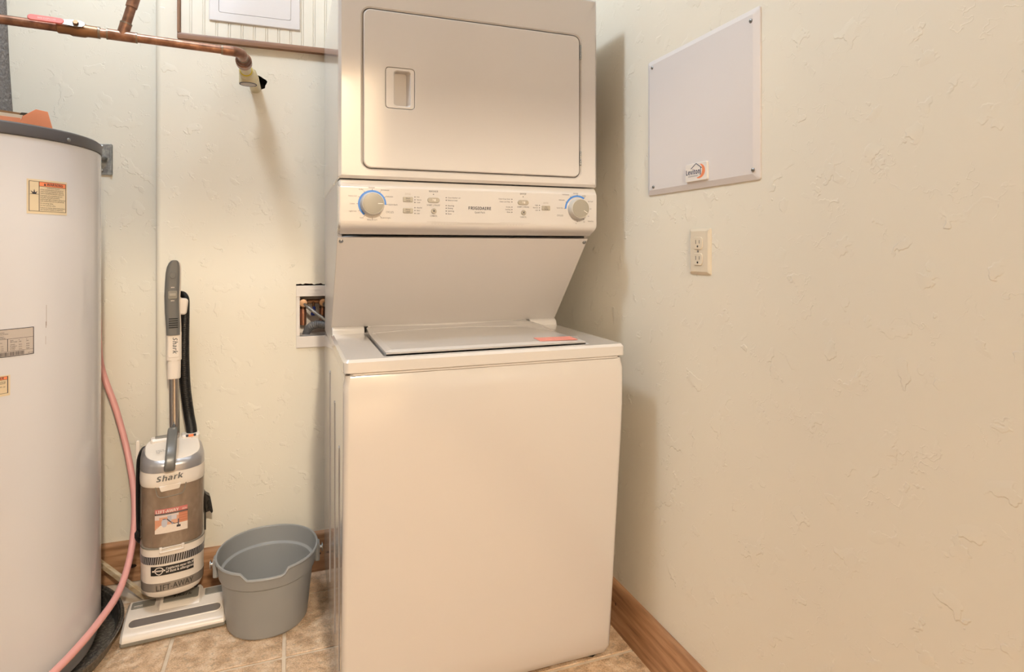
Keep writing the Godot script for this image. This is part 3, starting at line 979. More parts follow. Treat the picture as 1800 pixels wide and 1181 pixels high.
func heater_text(b: MB, s: String, h: float, deg: float, y: float, align := 1, bold := false) -> void:
	text(b, s, h, Transform3D.IDENTITY, align, bold, 0.0, 1.0, func(q: Vector3) -> Vector3: return on_heater(deg + rad_to_deg(q.x / HR), y + q.y, HR + 0.0009))

func water_heater() -> void:
	var t := thing("water_heater", Vector3(HCX, 0.012, HCZ), "tall white cylindrical water heater with grey rim and stickers, standing in a black pan", "water heater")
	var b := MB.new()
	var c := T(HCX, 0, HCZ)
	b.lathe(PackedVector2Array([Vector2(HR - 0.012, 0.012), Vector2(HR - 0.006, 0.03), Vector2(HR - 0.006, 0.05), Vector2(HR, 0.053), Vector2(HR, 1.352), Vector2(HR - 0.004, 1.356), Vector2(HR - 0.02, 1.358)]), 128, c)
	obj("jacket", b, M.heater, t, 50)
	b = MB.new()
	b.lathe(PackedVector2Array([Vector2(HR - 0.01, 1.3545), Vector2(HR + 0.002, 1.3545), Vector2(HR + 0.003, 1.357), Vector2(HR + 0.002, 1.38), Vector2(HR - 0.004, 1.385), Vector2(HR - 0.03, 1.387), Vector2(0.0, 1.392)]), 128, c)
	var ring := obj("top_cap", b, M.heater_ring, t, 50)
	for d in [64.9, 20.0]:
		b = MB.new()
		var p := on_heater(d, 1.3635, HR + 0.0025)
		b.lathe(PackedVector2Array([Vector2(0.0052, 0), Vector2(0.0048, 0.0016), Vector2(0.003, 0.003), Vector2(0.0, 0.0034)]), 14, frame(p, Vector3(cos(deg_to_rad(d)), 0, -sin(deg_to_rad(d))), Vector3(sin(deg_to_rad(d)), 0, cos(deg_to_rad(d)))))
		obj("screw", b, M.steel, ring)
	# warning sticker
	b = MB.new()
	heater_patch(b, 46.2, 64.4, 1.174, 1.256, HR + 0.0004)
	var st := obj("warning_sticker", b, M.label_cream, t)
	st.set_meta("label", "cream warning sticker with an orange heading bar")
	b = MB.new()
	heater_patch(b, 51.3, 63.7, 1.2405, 1.251, HR + 0.0006)
	obj("heading_bar", b, M.orange_ink, st)
	b = MB.new()
	for s in [[47.0, 47.25, 1.18, 1.2515], [51.05, 51.3, 1.18, 1.2515], [63.6, 63.85, 1.18, 1.2515], [47.0, 63.85, 1.18, 1.1808], [47.0, 63.85, 1.2507, 1.2515], [51.05, 63.85, 1.24, 1.2408]]:
		heater_patch(b, s[0], s[1], s[2], s[3], HR + 0.0008, 8)
	heater_text(b, "⚠ WARNING" if false else "WARNING", 0.0062, 54.4, 1.2428, 1, true)
	var tri := PackedVector2Array([Vector2(53.15, 1.2425), Vector2(54.1, 1.2425), Vector2(53.6, 1.2492)])
	b.tri(on_heater(tri[0].x, tri[0].y, HR + 0.0009), on_heater(tri[1].x, tri[1].y, HR + 0.0009), on_heater(tri[2].x, tri[2].y, HR + 0.0009))
	var words := ["Explosion Hazard", "If the temperature and pressure", "relief valve is dripping or leaking,", "have a qualified person replace it.", "Examples of a qualified person", "include: licensed plumbers,", "authorized gas company personnel,", "and authorized service personnel.", "Do not plug valve.", "Do not remove valve.", "Failure to follow these instructions", "can result in death or explosion."]
	var ys := [1.2358, 1.2312, 1.2268, 1.2224, 1.217, 1.2126, 1.2082, 1.2038, 1.1984, 1.1932, 1.1878, 1.1834]
	for i in words.size(): heater_text(b, words[i], 0.0029, 54.6 if i == 0 else 51.6, ys[i])
	# burst mark
	var star := []
	for i in 9:
		var a := PI * (i / 8.0)
		var rr: float = [0.012, 0.004, 0.0105, 0.0045, 0.0125, 0.0045, 0.0115, 0.004, 0.011][i]
		star.append(Vector2(49.15 + rad_to_deg(cos(a) * rr / HR), 1.2205 + sin(a) * rr))
	for i in 8:
		b.tri(on_heater(49.15, 1.2205, HR + 0.0009), on_heater(star[i].x, star[i].y, HR + 0.0009), on_heater(star[i + 1].x, star[i + 1].y, HR + 0.0009))
	obj("sticker_lettering", b, M.ink, st)
	# rating plate
	b = MB.new()
	heater_patch(b, 22.0, 49.0, 0.8425, 0.906, HR + 0.0004, 16)
	var rp := obj("rating_plate", b, M.label_grey, t)
	b = MB.new()
	for s in [[22.0, 49.0, 0.9048, 0.9062], [22.0, 49.0, 0.8422, 0.8436], [48.75, 49.05, 0.8425, 0.906], [22.0, 49.0, 0.883, 0.8836], [22.0, 49.0, 0.8545, 0.855], [39.2, 39.4, 0.8545, 0.883]]:
		heater_patch(b, s[0], s[1], s[2], s[3], HR + 0.0008, 12)
	for s in [["WATER HEATER RATING", 32.0, 0.897], ["FOR INDOOR INSTALLATION", 32.0, 0.8935], ["MODEL  STREET", 34.0, 0.8875], ["SERIAL  365 DAYS", 34.0, 0.8845], ["MAX", 40.2, 0.8775], ["WATTAGE", 40.2, 0.874], ["UPPER", 40.2, 0.868], ["ELEMENT", 40.2, 0.864], ["LOWER", 40.2, 0.860], ["TOTAL", 40.2, 0.8565], ["V", 43.2, 0.878], ["208", 43.2, 0.874], ["3375", 43.2, 0.867], ["3375", 43.2, 0.862], ["3375", 43.2, 0.8565], ["V", 46.0, 0.878], ["240", 46.0, 0.874], ["4500", 46.0, 0.867], ["4500", 46.0, 0.862], ["4500", 46.0, 0.8565], ["GAL.", 36.5, 0.874], ["PSI", 37.0, 0.866], ["150", 37.0, 0.861], ["300", 37.0, 0.857], ["AP17890", 46.7, 0.8452]]:
		heater_text(b, s[0], 0.0022, s[1], s[2])
	var rng := RandomNumberGenerator.new()
	rng.seed = 3
	var x := 30.0
	while x < 45.2:
		var w := rng.randf_range(0.07, 0.22)
		heater_patch(b, x, x + w, 0.8445, 0.853, HR + 0.0008, 1)
		x += w + rng.randf_range(0.07, 0.2)
	obj("plate_lettering", b, M.ink, rp)
	# second, smaller sticker below
	b = MB.new()
	heater_patch(b, 24.0, 40.2, 0.754, 0.801, HR + 0.0004)
	var s2 := obj("caution_sticker", b, M.label_cream, t)
	b = MB.new()
	heater_patch(b, 24.5, 39.4, 0.7915, 0.7985, HR + 0.0006)
	obj("heading_bar", b, M.orange_ink, s2)
	b = MB.new()
	for s in [[24.5, 39.5, 0.7598, 0.7606], [39.2, 39.5, 0.7598, 0.7985], [24.5, 39.5, 0.7908, 0.7915], [24.5, 39.5, 0.7982, 0.7988]]:
		heater_patch(b, s[0], s[1], s[2], s[3], HR + 0.0008, 8)
	heater_text(b, "DANGER", 0.0045, 33.5, 0.7927, 1, true)
	for i in 3: heater_text(b, ["Keep clear while working", "on wiring of the heater", "can cause death or"][i], 0.0034, 38.6, [0.785, 0.7815, 0.7735][i], 2)
	obj("sticker_lettering", b, M.ink, s2)
	# thin rust scratch on the jacket
	b = MB.new()
	for s in [[54.3, 54.42, 0.905, 0.955], [54.05, 54.25, 0.9, 0.915], [53.95, 54.05, 0.86, 0.88]]:
		heater_patch(b, s[0], s[1], s[2], s[3], HR + 0.0003, 1)
	obj("rust_scratch", b, mat(Color(0.55, 0.45, 0.36), 0.6), t)
	# drain pan
	var p := thing("drain_pan", Vector3(HCX, 0, HCZ), "scuffed black plastic drain pan under the white water heater", "drain pan")
	b = MB.new()
	b.lathe(PackedVector2Array([Vector2(0.0, 0.001), Vector2(0.335, 0.001), Vector2(0.345, 0.004), Vector2(0.352, 0.045), Vector2(0.358, 0.05), Vector2(0.362, 0.0495), Vector2(0.363, 0.045), Vector2(0.359, 0.0445), Vector2(0.353, 0.041), Vector2(0.343, 0.0065), Vector2(0.335, 0.0045), Vector2(0.0, 0.0045)]), 96, T(HCX, 0, HCZ))
	obj("tray", b, M.pan, p, 30)
	b = MB.new()
	var rim := PackedVector3Array()
	for i in 97: rim.append(Vector3(HCX + sin(TAU * i / 96.0) * 0.36, 0.047, HCZ + cos(TAU * i / 96.0) * 0.36))
	b.tube(rim, 0.0055, 8, -1.0, false)
	obj("rolled_rim", b, M.pan, p, 60)

func bracket() -> void:
	var t := thing("wall_bracket", Vector3(-0.59, 1.33, ZR), "square galvanized steel plate bolted to the wall behind the water heater, with a threaded rod", "bracket")
	var b := MB.new()
	b.extr(MB.rr(0.083, 0.1, 0.004, 3, -0.589, 1.3815), 0.0, 0.006, 0.001, T(0, 0, ZR))
	var pl := obj("plate", b, M.galv, t)
	b = MB.new()
	b.extr(MB.rr(0.006, 0.1, 0.002, 2, -0.5505, 1.3815), 0.0, 0.011, 0.001, T(0, 0, ZR))
	obj("folded_edge", b, M.galv, pl)
	for y in [1.4225, 1.345]:
		b = MB.new()
		b.lathe(PackedVector2Array([Vector2(0.0055, 0), Vector2(0.0052, 0.0025), Vector2(0.0025, 0.004), Vector2(0.0, 0.0038)]), 12, frame(Vector3(-0.577, y, ZR + 0.006), Vector3.RIGHT, Vector3(0, 0, 1)))
		obj("screw", b, M.steel, pl)
	b = MB.new()
	b.tube(MB.spline([Vector3(-0.567, 1.384, ZR + 0.004), Vector3(-0.569, 1.384, ZR + 0.018), Vector3(-0.58, 1.384, ZR + 0.03), Vector3(-0.645, 1.384, ZR + 0.033)], 5), 0.0075, 12)
	obj("rod", b, M.steel, t)

func cardboard() -> void:
	# lies flat on the heater's top, near the front right of its rim
	var y := 1.3905
	var a := Vector3(-0.571, y, -1.842)      # right front lower corner
	var dirx := Vector3(0.9, 0, -0.38).normalized()
	var dirz := dirx.cross(Vector3.UP)       # towards the viewer
	var t := thing("cardboard_tray", Vector3(-0.66, y, -1.83), "orange cardboard tray with a white edge lying on top of the water heater", "cardboard box")
	var xf := frame(a, dirx, Vector3.UP)
	var b := MB.new()
	# end cap, taller, with sloping shoulders
	b.extr(PackedVector2Array([Vector2(-0.062, 0.006), Vector2(-0.05, 0.002), Vector2(0.0, 0.0), Vector2(0.004, 0.004), Vector2(-0.006, 0.046), Vector2(-0.03, 0.049), Vector2(-0.056, 0.028)]), -0.05, 0.0, 0.0008, xf)
	obj("end_cap", b, M.cardboard_orange, t)
	b = MB.new()
	b.extr(PackedVector2Array([Vector2(-0.2, 0.0), Vector2(-0.056, 0.003), Vector2(-0.06, 0.0225), Vector2(-0.2, 0.024)]), -0.003, 0.0005, 0.0005, xf)
	b.extr(PackedVector2Array([Vector2(-0.2, 0.0), Vector2(-0.15, 0.0), Vector2(-0.125, 0.026), Vector2(-0.14, 0.042), Vector2(-0.2, 0.046)]), -0.001, 0.0016, 0.0005, xf)
	obj("front_flap", b, M.cardboard_orange, t)
	b = MB.new()
	b.extr(PackedVector2Array([Vector2(-0.21, 0.002), Vector2(-0.058, 0.002), Vector2(-0.055, 0.031), Vector2(-0.21, 0.036)]), -0.075, -0.0045, 0.0006, xf)
	obj("white_board", b, M.cardboard_white, t)
	b = MB.new()
	b.extr(PackedVector2Array([Vector2(-0.21, 0.036), Vector2(-0.0545, 0.031), Vector2(-0.05, 0.0365), Vector2(-0.21, 0.0415)]), -0.077, -0.007, 0.0005, xf)
	obj("raw_edge", b, M.cardboard_raw, t)
	b = MB.new()
	b.extr(PackedVector2Array([Vector2(-0.062, 0.031), Vector2(-0.044, 0.034), Vector2(-0.046, 0.038), Vector2(-0.058, 0.0375)]), -0.02, -0.0055, 0.0, xf)
	obj("torn_edge", b, M.vac_blackish, t)

func hose_and_strip() -> void:
	var t := MB.new()
	var pts := []
	for s in [[172, 560, 1.95], [177, 640, 1.94], [204, 720, 1.935], [225, 800, 1.92], [236.5, 880, 1.875], [232, 960, 1.81], [211, 1035, 1.70], [172, 1095, 1.575], [130, 1145, 1.475], [95, 1181, 1.405], [52, 1226, 1.335]]:
		pts.append(at_depth(s[0], s[1], s[2]))
	pts.append(Vector3(-0.59, 0.05, -1.55))
	pts.append(Vector3(-0.68, 0.0095, -1.46))
	pts.append(Vector3(-0.9, 0.0095, -1.42))
	t.tube(MB.spline(pts, 8), 0.0093, 14)
	var h := obj("garden_hose", t, M.hose_pink)
	tag(h, "faded pink rubber hose curving down from behind the water heater to the floor", "hose")
	t = MB.new()
	var a := Vector3(-0.66, 0.166, -2.287)
	var e := Vector3(-0.40, 0.0135, -2.118)
	var x := (e - a).normalized()
	t.extr(MB.rr((e - a).length(), 0.017, 0.001, 2), -0.006, 0.006, 0.001, frame((a + e) / 2, x, Vector3.UP - x * x.y))
	tag(obj("wood_lath", t, M.stick), "thin pale wooden lath leaning across the brown baseboard behind the hose", "wood strip")

# a point of the room from the calibrated view: pixel of the photograph and distance along the camera's axis
func at_depth(px: float, py: float, dep: float) -> Vector3:
	var a := deg_to_rad(20.06)
	var lat := (px - 900.0) / 1064.66 * dep
	return Vector3(lat * cos(a) + dep * sin(a), 1.09 - (py - 437.64) / 1064.66 * dep, lat * sin(a) - dep * cos(a))

# ---------------------------------------------------------------- pipes
func plumbing() -> void:
	var y := 1.625
	var e := Vector3(-0.126, y, -1.802)
	var l := Vector3(-0.636, y, -1.733)
	var d := (l - e).normalized()
	var far := e + d * 0.95
	var t := thing("copper_pipe", Vector3(-0.4, y, -1.78), "copper water pipe with a red-handled valve, a tee and an elbow into the wall", "pipe")
	var b := MB.new()
	var r := 0.0111
	b.tube(PackedVector3Array([e + d * 0.03, far]), r, 20)
	obj("pipe", b, M.copper, t)
	# elbow towards the wall
	b = MB.new()
	var pts := PackedVector3Array()
	for i in 9:
		var a := PI / 2 * i / 8.0
		pts.append(e + d * 0.022 * (1 - sin(a)) + Vector3(0, 0, -0.022) * (1 - cos(a)))
	b.tube(pts, 0.0134, 20)
	b.tube(PackedVector3Array([e + d * 0.018, e + d * 0.046]), 0.0131, 20)
	b.tube(PackedVector3Array([e + Vector3(0, 0, -0.018), e + Vector3(0, 0, -0.045)]), 0.0131, 20)
	obj("elbow", b, M.copper, t)
	b = MB.new()
	b.tube(PackedVector3Array([e + d * 0.044, e + d * 0.05]), 0.0126, 20)
	obj("solder_joint", b, M.solder, t)
	b = MB.new()
	b.tube(PackedVector3Array([e + Vector3(0, 0, -0.044), e + Vector3(0, 0, -0.056)]), 0.0138, 20)
	obj("solder_joint", b, M.solder, t)
	# female adapter, hexagonal, then the plastic nipple and fitting
	b = MB.new()
	b.lathe(PackedVector2Array([Vector2(0.0135, 0.052), Vector2(0.0185, 0.06), Vector2(0.0185, 0.07), Vector2(0.0215, 0.073), Vector2(0.0215, 0.1), Vector2(0.0195, 0.104), Vector2(0.016, 0.104)]), 24, frame(e, Vector3.RIGHT, Vector3(0, 0, -1)))
	obj("threaded_adapter", b, M.copper, t, 30)
	b = MB.new()
	b.lathe(PackedVector2Array([Vector2(0.0155, 0.1), Vector2(0.0155, 0.2)]), 20, frame(e, Vector3.RIGHT, Vector3(0, 0, -1)))
	obj("plastic_nipple", b, M.cpvc, t)
	b = MB.new()
	b.lathe(PackedVector2Array([Vector2(0.016, 0.172), Vector2(0.0178, 0.174), Vector2(0.0178, 0.179), Vector2(0.016, 0.182)]), 20, frame(e, Vector3.RIGHT, Vector3(0, 0, -1)))
	obj("glue_ring", b, M.glue, t)
	b = MB.new()
	b.lathe(PackedVector2Array([Vector2(0.018, 0.178), Vector2(0.0205, 0.181), Vector2(0.0205, 0.22)]), 24, frame(e, Vector3.RIGHT, Vector3(0, 0, -1)))
	var fc := e + Vector3(0.002, 0, -0.236)
	b.lathe(PackedVector2Array([Vector2(0.0, -0.026), Vector2(0.024, -0.026), Vector2(0.0262, -0.023), Vector2(0.0262, 0.006), Vector2(0.022, 0.018), Vector2(0.012, 0.024), Vector2(0, 0.025)]), 28, T(fc.x, fc.y, fc.z))
	b.lathe(PackedVector2Array([Vector2(0.017, 0.236), Vector2(0.017, 0.37)]), 20, frame(e + Vector3(0.013, -0.005, 0), Vector3.RIGHT, Vector3(0.01, 0, -1)))
	var fit := obj("plastic_fitting", b, M.cpvc, t)
	b = MB.new()
	b.lathe(PackedVector2Array([Vector2(0.0, -0.0268), Vector2(0.0215, -0.0268), Vector2(0.0215, -0.0258)]), 28, T(fc.x, fc.y, fc.z))
	obj("fitting_face", b, M.label_grey, fit)
	b = MB.new()
	b.ring(MB.circle(0.0252, 28), MB.circle(0.0226, 28), 0.0258, 0.0272, 0.0004, 0.0004, frame(fc, Vector3.RIGHT, Vector3(0, 0, 1)))
	obj("fitting_rim", b, M.navy, fit)
	# tee and branch
	var tp := e + d * 0.2745
	b = MB.new()
	b.tube(PackedVector3Array([tp - d * 0.031, tp + d * 0.031]), 0.0132, 20)
	var bt := Vector3(0.024, 0.09, 0.0) .normalized()
	b.tube(PackedVector3Array([tp, tp + bt * 0.034]), 0.0132, 20)
	obj("tee", b, M.copper, t)
	for s in [d * -0.031, d * 0.031, bt * 0.033]:
		b = MB.new()
		b.tube(PackedVector3Array([tp + s * 0.94, tp + s * 1.06]), 0.0136, 20)
		obj("solder_joint", b, M.solder, t)
	b = MB.new()
	b.tube(PackedVector3Array([tp + bt * 0.02, tp + bt * 0.078]), r, 20)
	b.tube(PackedVector3Array([tp + bt * 0.077, tp + bt * 0.105]), 0.0132, 20)
	b.tube(PackedVector3Array([tp + bt * 0.1, tp + bt * 0.9]), r, 20)
	obj("branch_pipe", b, M.copper, t)
	# ball valve
	var v := e + d * 0.352
	b = MB.new()
	var vx := frame(v, Vector3(0, 0, 1), d)
	b.lathe(PackedVector2Array([Vector2(0.0128, -0.03), Vector2(0.0142, -0.028), Vector2(0.0142, -0.006), Vector2(0.0165, 0.0), Vector2(0.0165, 0.025), Vector2(0.014, 0.031), Vector2(0.0142, 0.052), Vector2(0.0128, 0.054)]), 24, vx)
	b.lathe(PackedVector2Array([Vector2(0.009, 0.0), Vector2(0.009, 0.021), Vector2(0.0065, 0.022)]), 16, frame(v + d * 0.012, d, Vector3(0, 0.35, 0.94).normalized()))
	var body := obj("valve_body", b, M.brass, t, 30)
	b = MB.new()
	b.tube(PackedVector3Array([v - d * 0.032, v - d * 0.027]), 0.0146, 20)
	obj("solder_joint", b, M.solder, t)
	var out := Vector3(0, 0.35, 0.94).normalized()
	var vy := out.cross(-d).normalized()
	var hv := frame(v + d * 0.012 + out * 0.0225, -d, vy)
	b = MB.new()
	b.extr(PackedVector2Array([Vector2(-0.03, -0.007), Vector2(-0.006, -0.0095), Vector2(0.012, -0.0085), Vector2(0.018, -0.003), Vector2(0.018, 0.004), Vector2(0.01, 0.0095), Vector2(-0.006, 0.0095), Vector2(-0.03, 0.006)]), 0.0, 0.0022, 0.0006, hv)
	obj("lever", b, M.steel, t)
	b = MB.new()
	b.extr(MB.circle(0.0062, 6), 0.0, 0.0055, 0.0006, Transform3D(hv.basis, hv * Vector3(0, 0, 0.002)))
	obj("nut", b, M.brass, body)
	b = MB.new()
	b.extr(MB.rr(0.07, 0.0165, 0.0075, 5, -0.058, 0.0), -0.001, 0.0036, 0.0014, hv)
	var grip := obj("red_handle", b, M.red_vinyl, t)
	b = MB.new()
	text(b, "MEDIPLUS", 0.0052, hv * T(-0.056, -0.0025, 0.0038), 0, true)
	obj("handle_lettering", b, mat(Color(0.93, 0.66, 0.62), 0.5), grip)
	# insulated riser on the heater
	var f := MB.new()
	var fx := Vector3(-0.775, 0, -2.075)
	f.tube(PackedVector3Array([Vector3(fx.x + 0.012, 1.393, fx.z), Vector3(fx.x, 1.6, fx.z), Vector3(fx.x - 0.012, 1.9, fx.z), Vector3(fx.x - 0.02, 2.618, fx.z)]), 0.034, 28)
	tag(obj("pipe_insulation", f, M.foam, self, 60), "dark grey foam insulated pipe rising from the water heater at the picture's left edge", "insulated pipe")
	var cl := thing("pipe_clamp", Vector3(-0.70, 1.6, -1.7), "dark metal ring clamp at the left edge below the copper pipe", "clamp")
	b = MB.new()
	var rg := PackedVector3Array()
	for i in 21: rg.append(Vector3(-0.657 + cos(TAU * i / 20.0) * 0.012, 1.588 + sin(TAU * i / 20.0) * 0.015, -1.71))
	b.tube(rg, 0.003, 8, -1.0, false)
	b.tube(PackedVector3Array([Vector3(-0.646, 1.59, -1.71), Vector3(-0.636, 1.592, -1.708)]), 0.0025, 8, 0.001)
	b.tube(PackedVector3Array([Vector3(-0.657, 1.602, -1.71), Vector3(-0.657, 1.62, -1.72)]), 0.003, 8)
	obj("ring", b, M.dark, cl)
	b = MB.new()
	b.lathe(PackedVector2Array([Vector2(0.011, -0.002), Vector2(0.011, 0.002)]), 20, frame(Vector3(-0.657, 1.588, -1.711), Vector3.RIGHT, Vector3(0, 0, 1)))
	obj("disc", b, mat(Color(0.6, 0.62, 0.55), 0.4), cl)

func beadboard_panel() -> void:
	var t := thing("beadboard_panel", Vector3(-0.1, 1.752, ZB), "cream beadboard panel framed in brown wood, high on the back wall", "wall panel")
	var b: MB
	var x := -0.326
	var first := true
	var y1 := 2.25
	var shape: ArrayMesh = null
	for i in 17:
		var w := 0.0305 if i == 0 else 0.0372
		b = MB.new()
		var pr := PackedVector2Array([Vector2(0, 0), Vector2(w, 0), Vector2(w, 0.0105), Vector2(w - 0.0008, 0.0112), Vector2(w - 0.0035, 0.0112), Vector2(w - 0.0043, 0.0105), Vector2(w - 0.0046, 0.0085), Vector2(w - 0.0062, 0.0085), Vector2(w - 0.0066, 0.0112), Vector2(0.0012, 0.0112), Vector2(0.0006, 0.0085), Vector2(0, 0.0085)])
		b.extr(pr, 1.7705, y1, 0.0, Transform3D(Basis(Vector3(1, 0, 0), Vector3(0, 0, 1), Vector3.UP), Vector3(x, 0, ZB)))
		obj("board", b, M.board, t)
		x += w
	b = MB.new()
	b.extr(PackedVector2Array([Vector2(0, 0), Vector2(0.022, 0), Vector2(0.022, 0.012), Vector2(0.0195, 0.0185), Vector2(0, 0.0185)]), -0.335, x, 0.0005, Transform3D(Basis(Vector3(0, 0, 1), Vector3.UP, Vector3(1, 0, 0)), Vector3(0, 1.752, ZB)))
	obj("trim", b, M.trim_x, t)
	b = MB.new()
	b.extr(PackedVector2Array([Vector2(0, 0), Vector2(0.0085, 0), Vector2(0.0085, 0.016), Vector2(0.006, 0.022), Vector2(0, 0.022)]), 1.7705, y1, 0.0005, Transform3D(Basis(Vector3(1, 0, 0), Vector3(0, 0, 1), Vector3.UP), Vector3(-0.335, 0, ZB)))
	obj("trim", b, M.trim_y, t)
	var a := thing("access_door", Vector3(-0.108, 1.821, ZB + 0.0115), "white plastic access door set in the cream beadboard panel", "access door")
	b = MB.new()
	var z := ZB + 0.0115
	b.ring(MB.rr(0.275, 0.36, 0.004, 4, -0.108, 2.001), MB.rr(0.218, 0.3, 0.006, 4, -0.1085, 2.0), 0.0, 0.006, 0.0025, 0.0004, T(0, 0, z))
	obj("frame", b, M.cover_plastic, a)
	b = MB.new()
	b.extr(MB.rr(0.216, 0.298, 0.0055, 4, -0.1085, 2.0), 0.0, 0.0058, 0.0004, T(0, 0, z))
	obj("door", b, M.cover_plastic, a)

func outlet_box() -> void:
	var x0 := 0.0165
	var x1 := 0.2615
	var t := thing("washer_outlet_box", Vector3(0.139, 0.757, ZB), "white plastic washing machine outlet box recessed in the back wall, with valves inside", "outlet box")
	var b := MB.new()
	b.box(Vector3((x0 + x1) / 2, 0.948, ZB - 0.003), Vector3(x1 - x0, 0.0365, 0.014), 0.001)
	b.box(Vector3((x0 + x1) / 2, 0.7765, ZB - 0.002), Vector3(x1 - x0, 0.039, 0.016), 0.001)
	b.box(Vector3(x0 + 0.006, 0.863, ZB - 0.05), Vector3(0.012, 0.15, 0.1), 0.001)
	b.box(Vector3(x1 - 0.006, 0.863, ZB - 0.05), Vector3(0.012, 0.15, 0.1), 0.001)
	b.box(Vector3((x0 + x1) / 2, 0.863, ZB - 0.0955), Vector3(x1 - x0, 0.2, 0.005), 0.001)
	b.box(Vector3((x0 + x1) / 2, 0.793, ZB - 0.045), Vector3(x1 - x0, 0.006, 0.1), 0.001)
	b.box(Vector3((x0 + x1) / 2, 0.932, ZB - 0.05), Vector3(x1 - x0, 0.006, 0.09), 0.001)
	var bx := obj("box", b, M.white_plastic, t)
	b = MB.new()
	b.box(Vector3(0.078, 0.952, ZB + 0.0042), Vector3(0.035, 0.0015, 0.0012), 0.0004)
	b.box(Vector3(0.074, 0.9395, ZB + 0.0042), Vector3(0.05, 0.0012, 0.0012), 0.0004)
	b.box(Vector3(0.086, 0.946, ZB + 0.0042), Vector3(0.018, 0.001, 0.0012), 0.0004)
	obj("moulded_mark", b, M.white_plastic, bx)
	# valves: manifold, copper hammer arresters, blue lever
	for s in [0.04, 0.105]:
		b = MB.new()
		b.lathe(PackedVector2Array([Vector2(0.0105, -0.03), Vector2(0.0105, 0.01), Vector2(0.013, 0.012), Vector2(0.013, 0.022), Vector2(0.0105, 0.024)]), 20, frame(Vector3(s, 0.9055, ZB - 0.06), Vector3.RIGHT, Vector3(0, 0, 1)))
		b.tube(PackedVector3Array([Vector3(s, 0.9055, ZB - 0.062), Vector3(s, 0.886, ZB - 0.062)]), 0.0092, 16)
		b.tube(PackedVector3Array([Vector3(s, 0.889, ZB - 0.062), Vector3(s, 0.883, ZB - 0.062)]), 0.0115, 16)
		obj("valve", b, M.brass, t)
		b = MB.new()
		b.lathe(PackedVector2Array([Vector2(0.009, 0.884), Vector2(0.011, 0.878), Vector2(0.011, 0.83), Vector2(0.0095, 0.826), Vector2(0, 0.8255)]), 20, T(s, 0, ZB - 0.062))
		obj("copper_arrester", b, M.copper_clean, t)
	b = MB.new()
	b.box(Vector3(0.0725, 0.907, ZB - 0.065), Vector3(0.045, 0.014, 0.014), 0.003)
	b.tube(PackedVector3Array([Vector3(0.074, 0.905, ZB - 0.058), Vector3(0.074, 0.889, ZB - 0.05)]), 0.004, 10)
	obj("manifold", b, M.brass, t)
	b = MB.new()
	b.pipe(PackedVector3Array([Vector3(0.076, 0.889, ZB - 0.05), Vector3(0.0755, 0.882, ZB - 0.047), Vector3(0.0745, 0.873, ZB - 0.044), Vector3(0.073, 0.864, ZB - 0.043), Vector3(0.073, 0.86, ZB - 0.043)]), PackedFloat32Array([0.005, 0.0055, 0.0075, 0.009, 0.006]), 16)
	obj("blue_lever", b, M.blue_plastic, t)
	# braided supply hoses and the drain hose
	var i := 0
	for s in [[Vector3(0.04, 0.9055, ZB - 0.03), [Vector3(0.043, 0.902, ZB - 0.028), Vector3(0.06, 0.888, ZB - 0.012), Vector3(0.09, 0.864, ZB + 0.006), Vector3(0.118, 0.842, ZB + 0.014), Vector3(0.16, 0.80, ZB + 0.015)]], [Vector3(0.105, 0.9055, ZB - 0.03), [Vector3(0.106, 0.903, ZB - 0.028), Vector3(0.115, 0.893, ZB - 0.012), Vector3(0.13, 0.875, ZB + 0.006), Vector3(0.16, 0.84, ZB + 0.014)]]]:
		var h := thing("supply_hose", s[0], ["braided steel supply hose on the left valve of the outlet box", "braided steel supply hose on the right valve of the outlet box"][i], "hose", "braided supply hoses")
		b = MB.new()
		b.lathe(PackedVector2Array([Vector2(0.0135, -0.012), Vector2(0.0148, -0.01), Vector2(0.0148, 0.004), Vector2(0.0125, 0.007), Vector2(0.007, 0.0075)]), 20, frame(s[0], Vector3.RIGHT, Vector3(0, 0, 1)))
		obj("coupling", b, mat(Color(0.72, 0.6, 0.5), 0.35, 0.8) if i == 0 else mat(Color(0.7, 0.58, 0.48), 0.35, 0.8), h)
		b = MB.new()
		var path := MB.spline(s[1], 8)
		b.tube(path, 0.0058, 12)
		obj("braided_hose", b, M.braid, h, 60)
		b = MB.new()
		for k in 3:      # braid: strands wound round the hose
			for sg in [-1.0, 1.0]:
				var st := PackedVector3Array()
				for q in path.size():
					var tg := (path[mini(q + 1, path.size() - 1)] - path[maxi(q - 1, 0)]).normalized()
					var sd := tg.cross(Vector3.UP).normalized()
					var u := sd.cross(tg)
					var an: float = sg * q * 0.8 + TAU * k / 3.0
					st.append(path[q] + (sd * cos(an) + u * sin(an)) * 0.0059)
				b.tube(st, 0.0006, 5)
		obj("braid", b, M.steel, h, 60)
		i += 1
	b = MB.new()
	var dp := MB.spline([Vector3(0.048, 0.785, ZB - 0.045), Vector3(0.052, 0.806, ZB - 0.04), Vector3(0.065, 0.825, ZB - 0.02), Vector3(0.09, 0.834, ZB - 0.002), Vector3(0.118, 0.828, ZB + 0.014), Vector3(0.15, 0.80, ZB + 0.016), Vector3(0.18, 0.7, ZB + 0.015)], 16)
	var rad := PackedFloat32Array()
	for q in dp.size(): rad.append(0.0125 if q < 20 else (0.0128 + 0.0012 * sin(q * 1.6)))
	b.pipe(dp, rad, 16)
	tag(obj("drain_hose", b, M.grey_hose, self, 60), "grey corrugated drain hose arching out of the outlet box behind the washer", "hose")

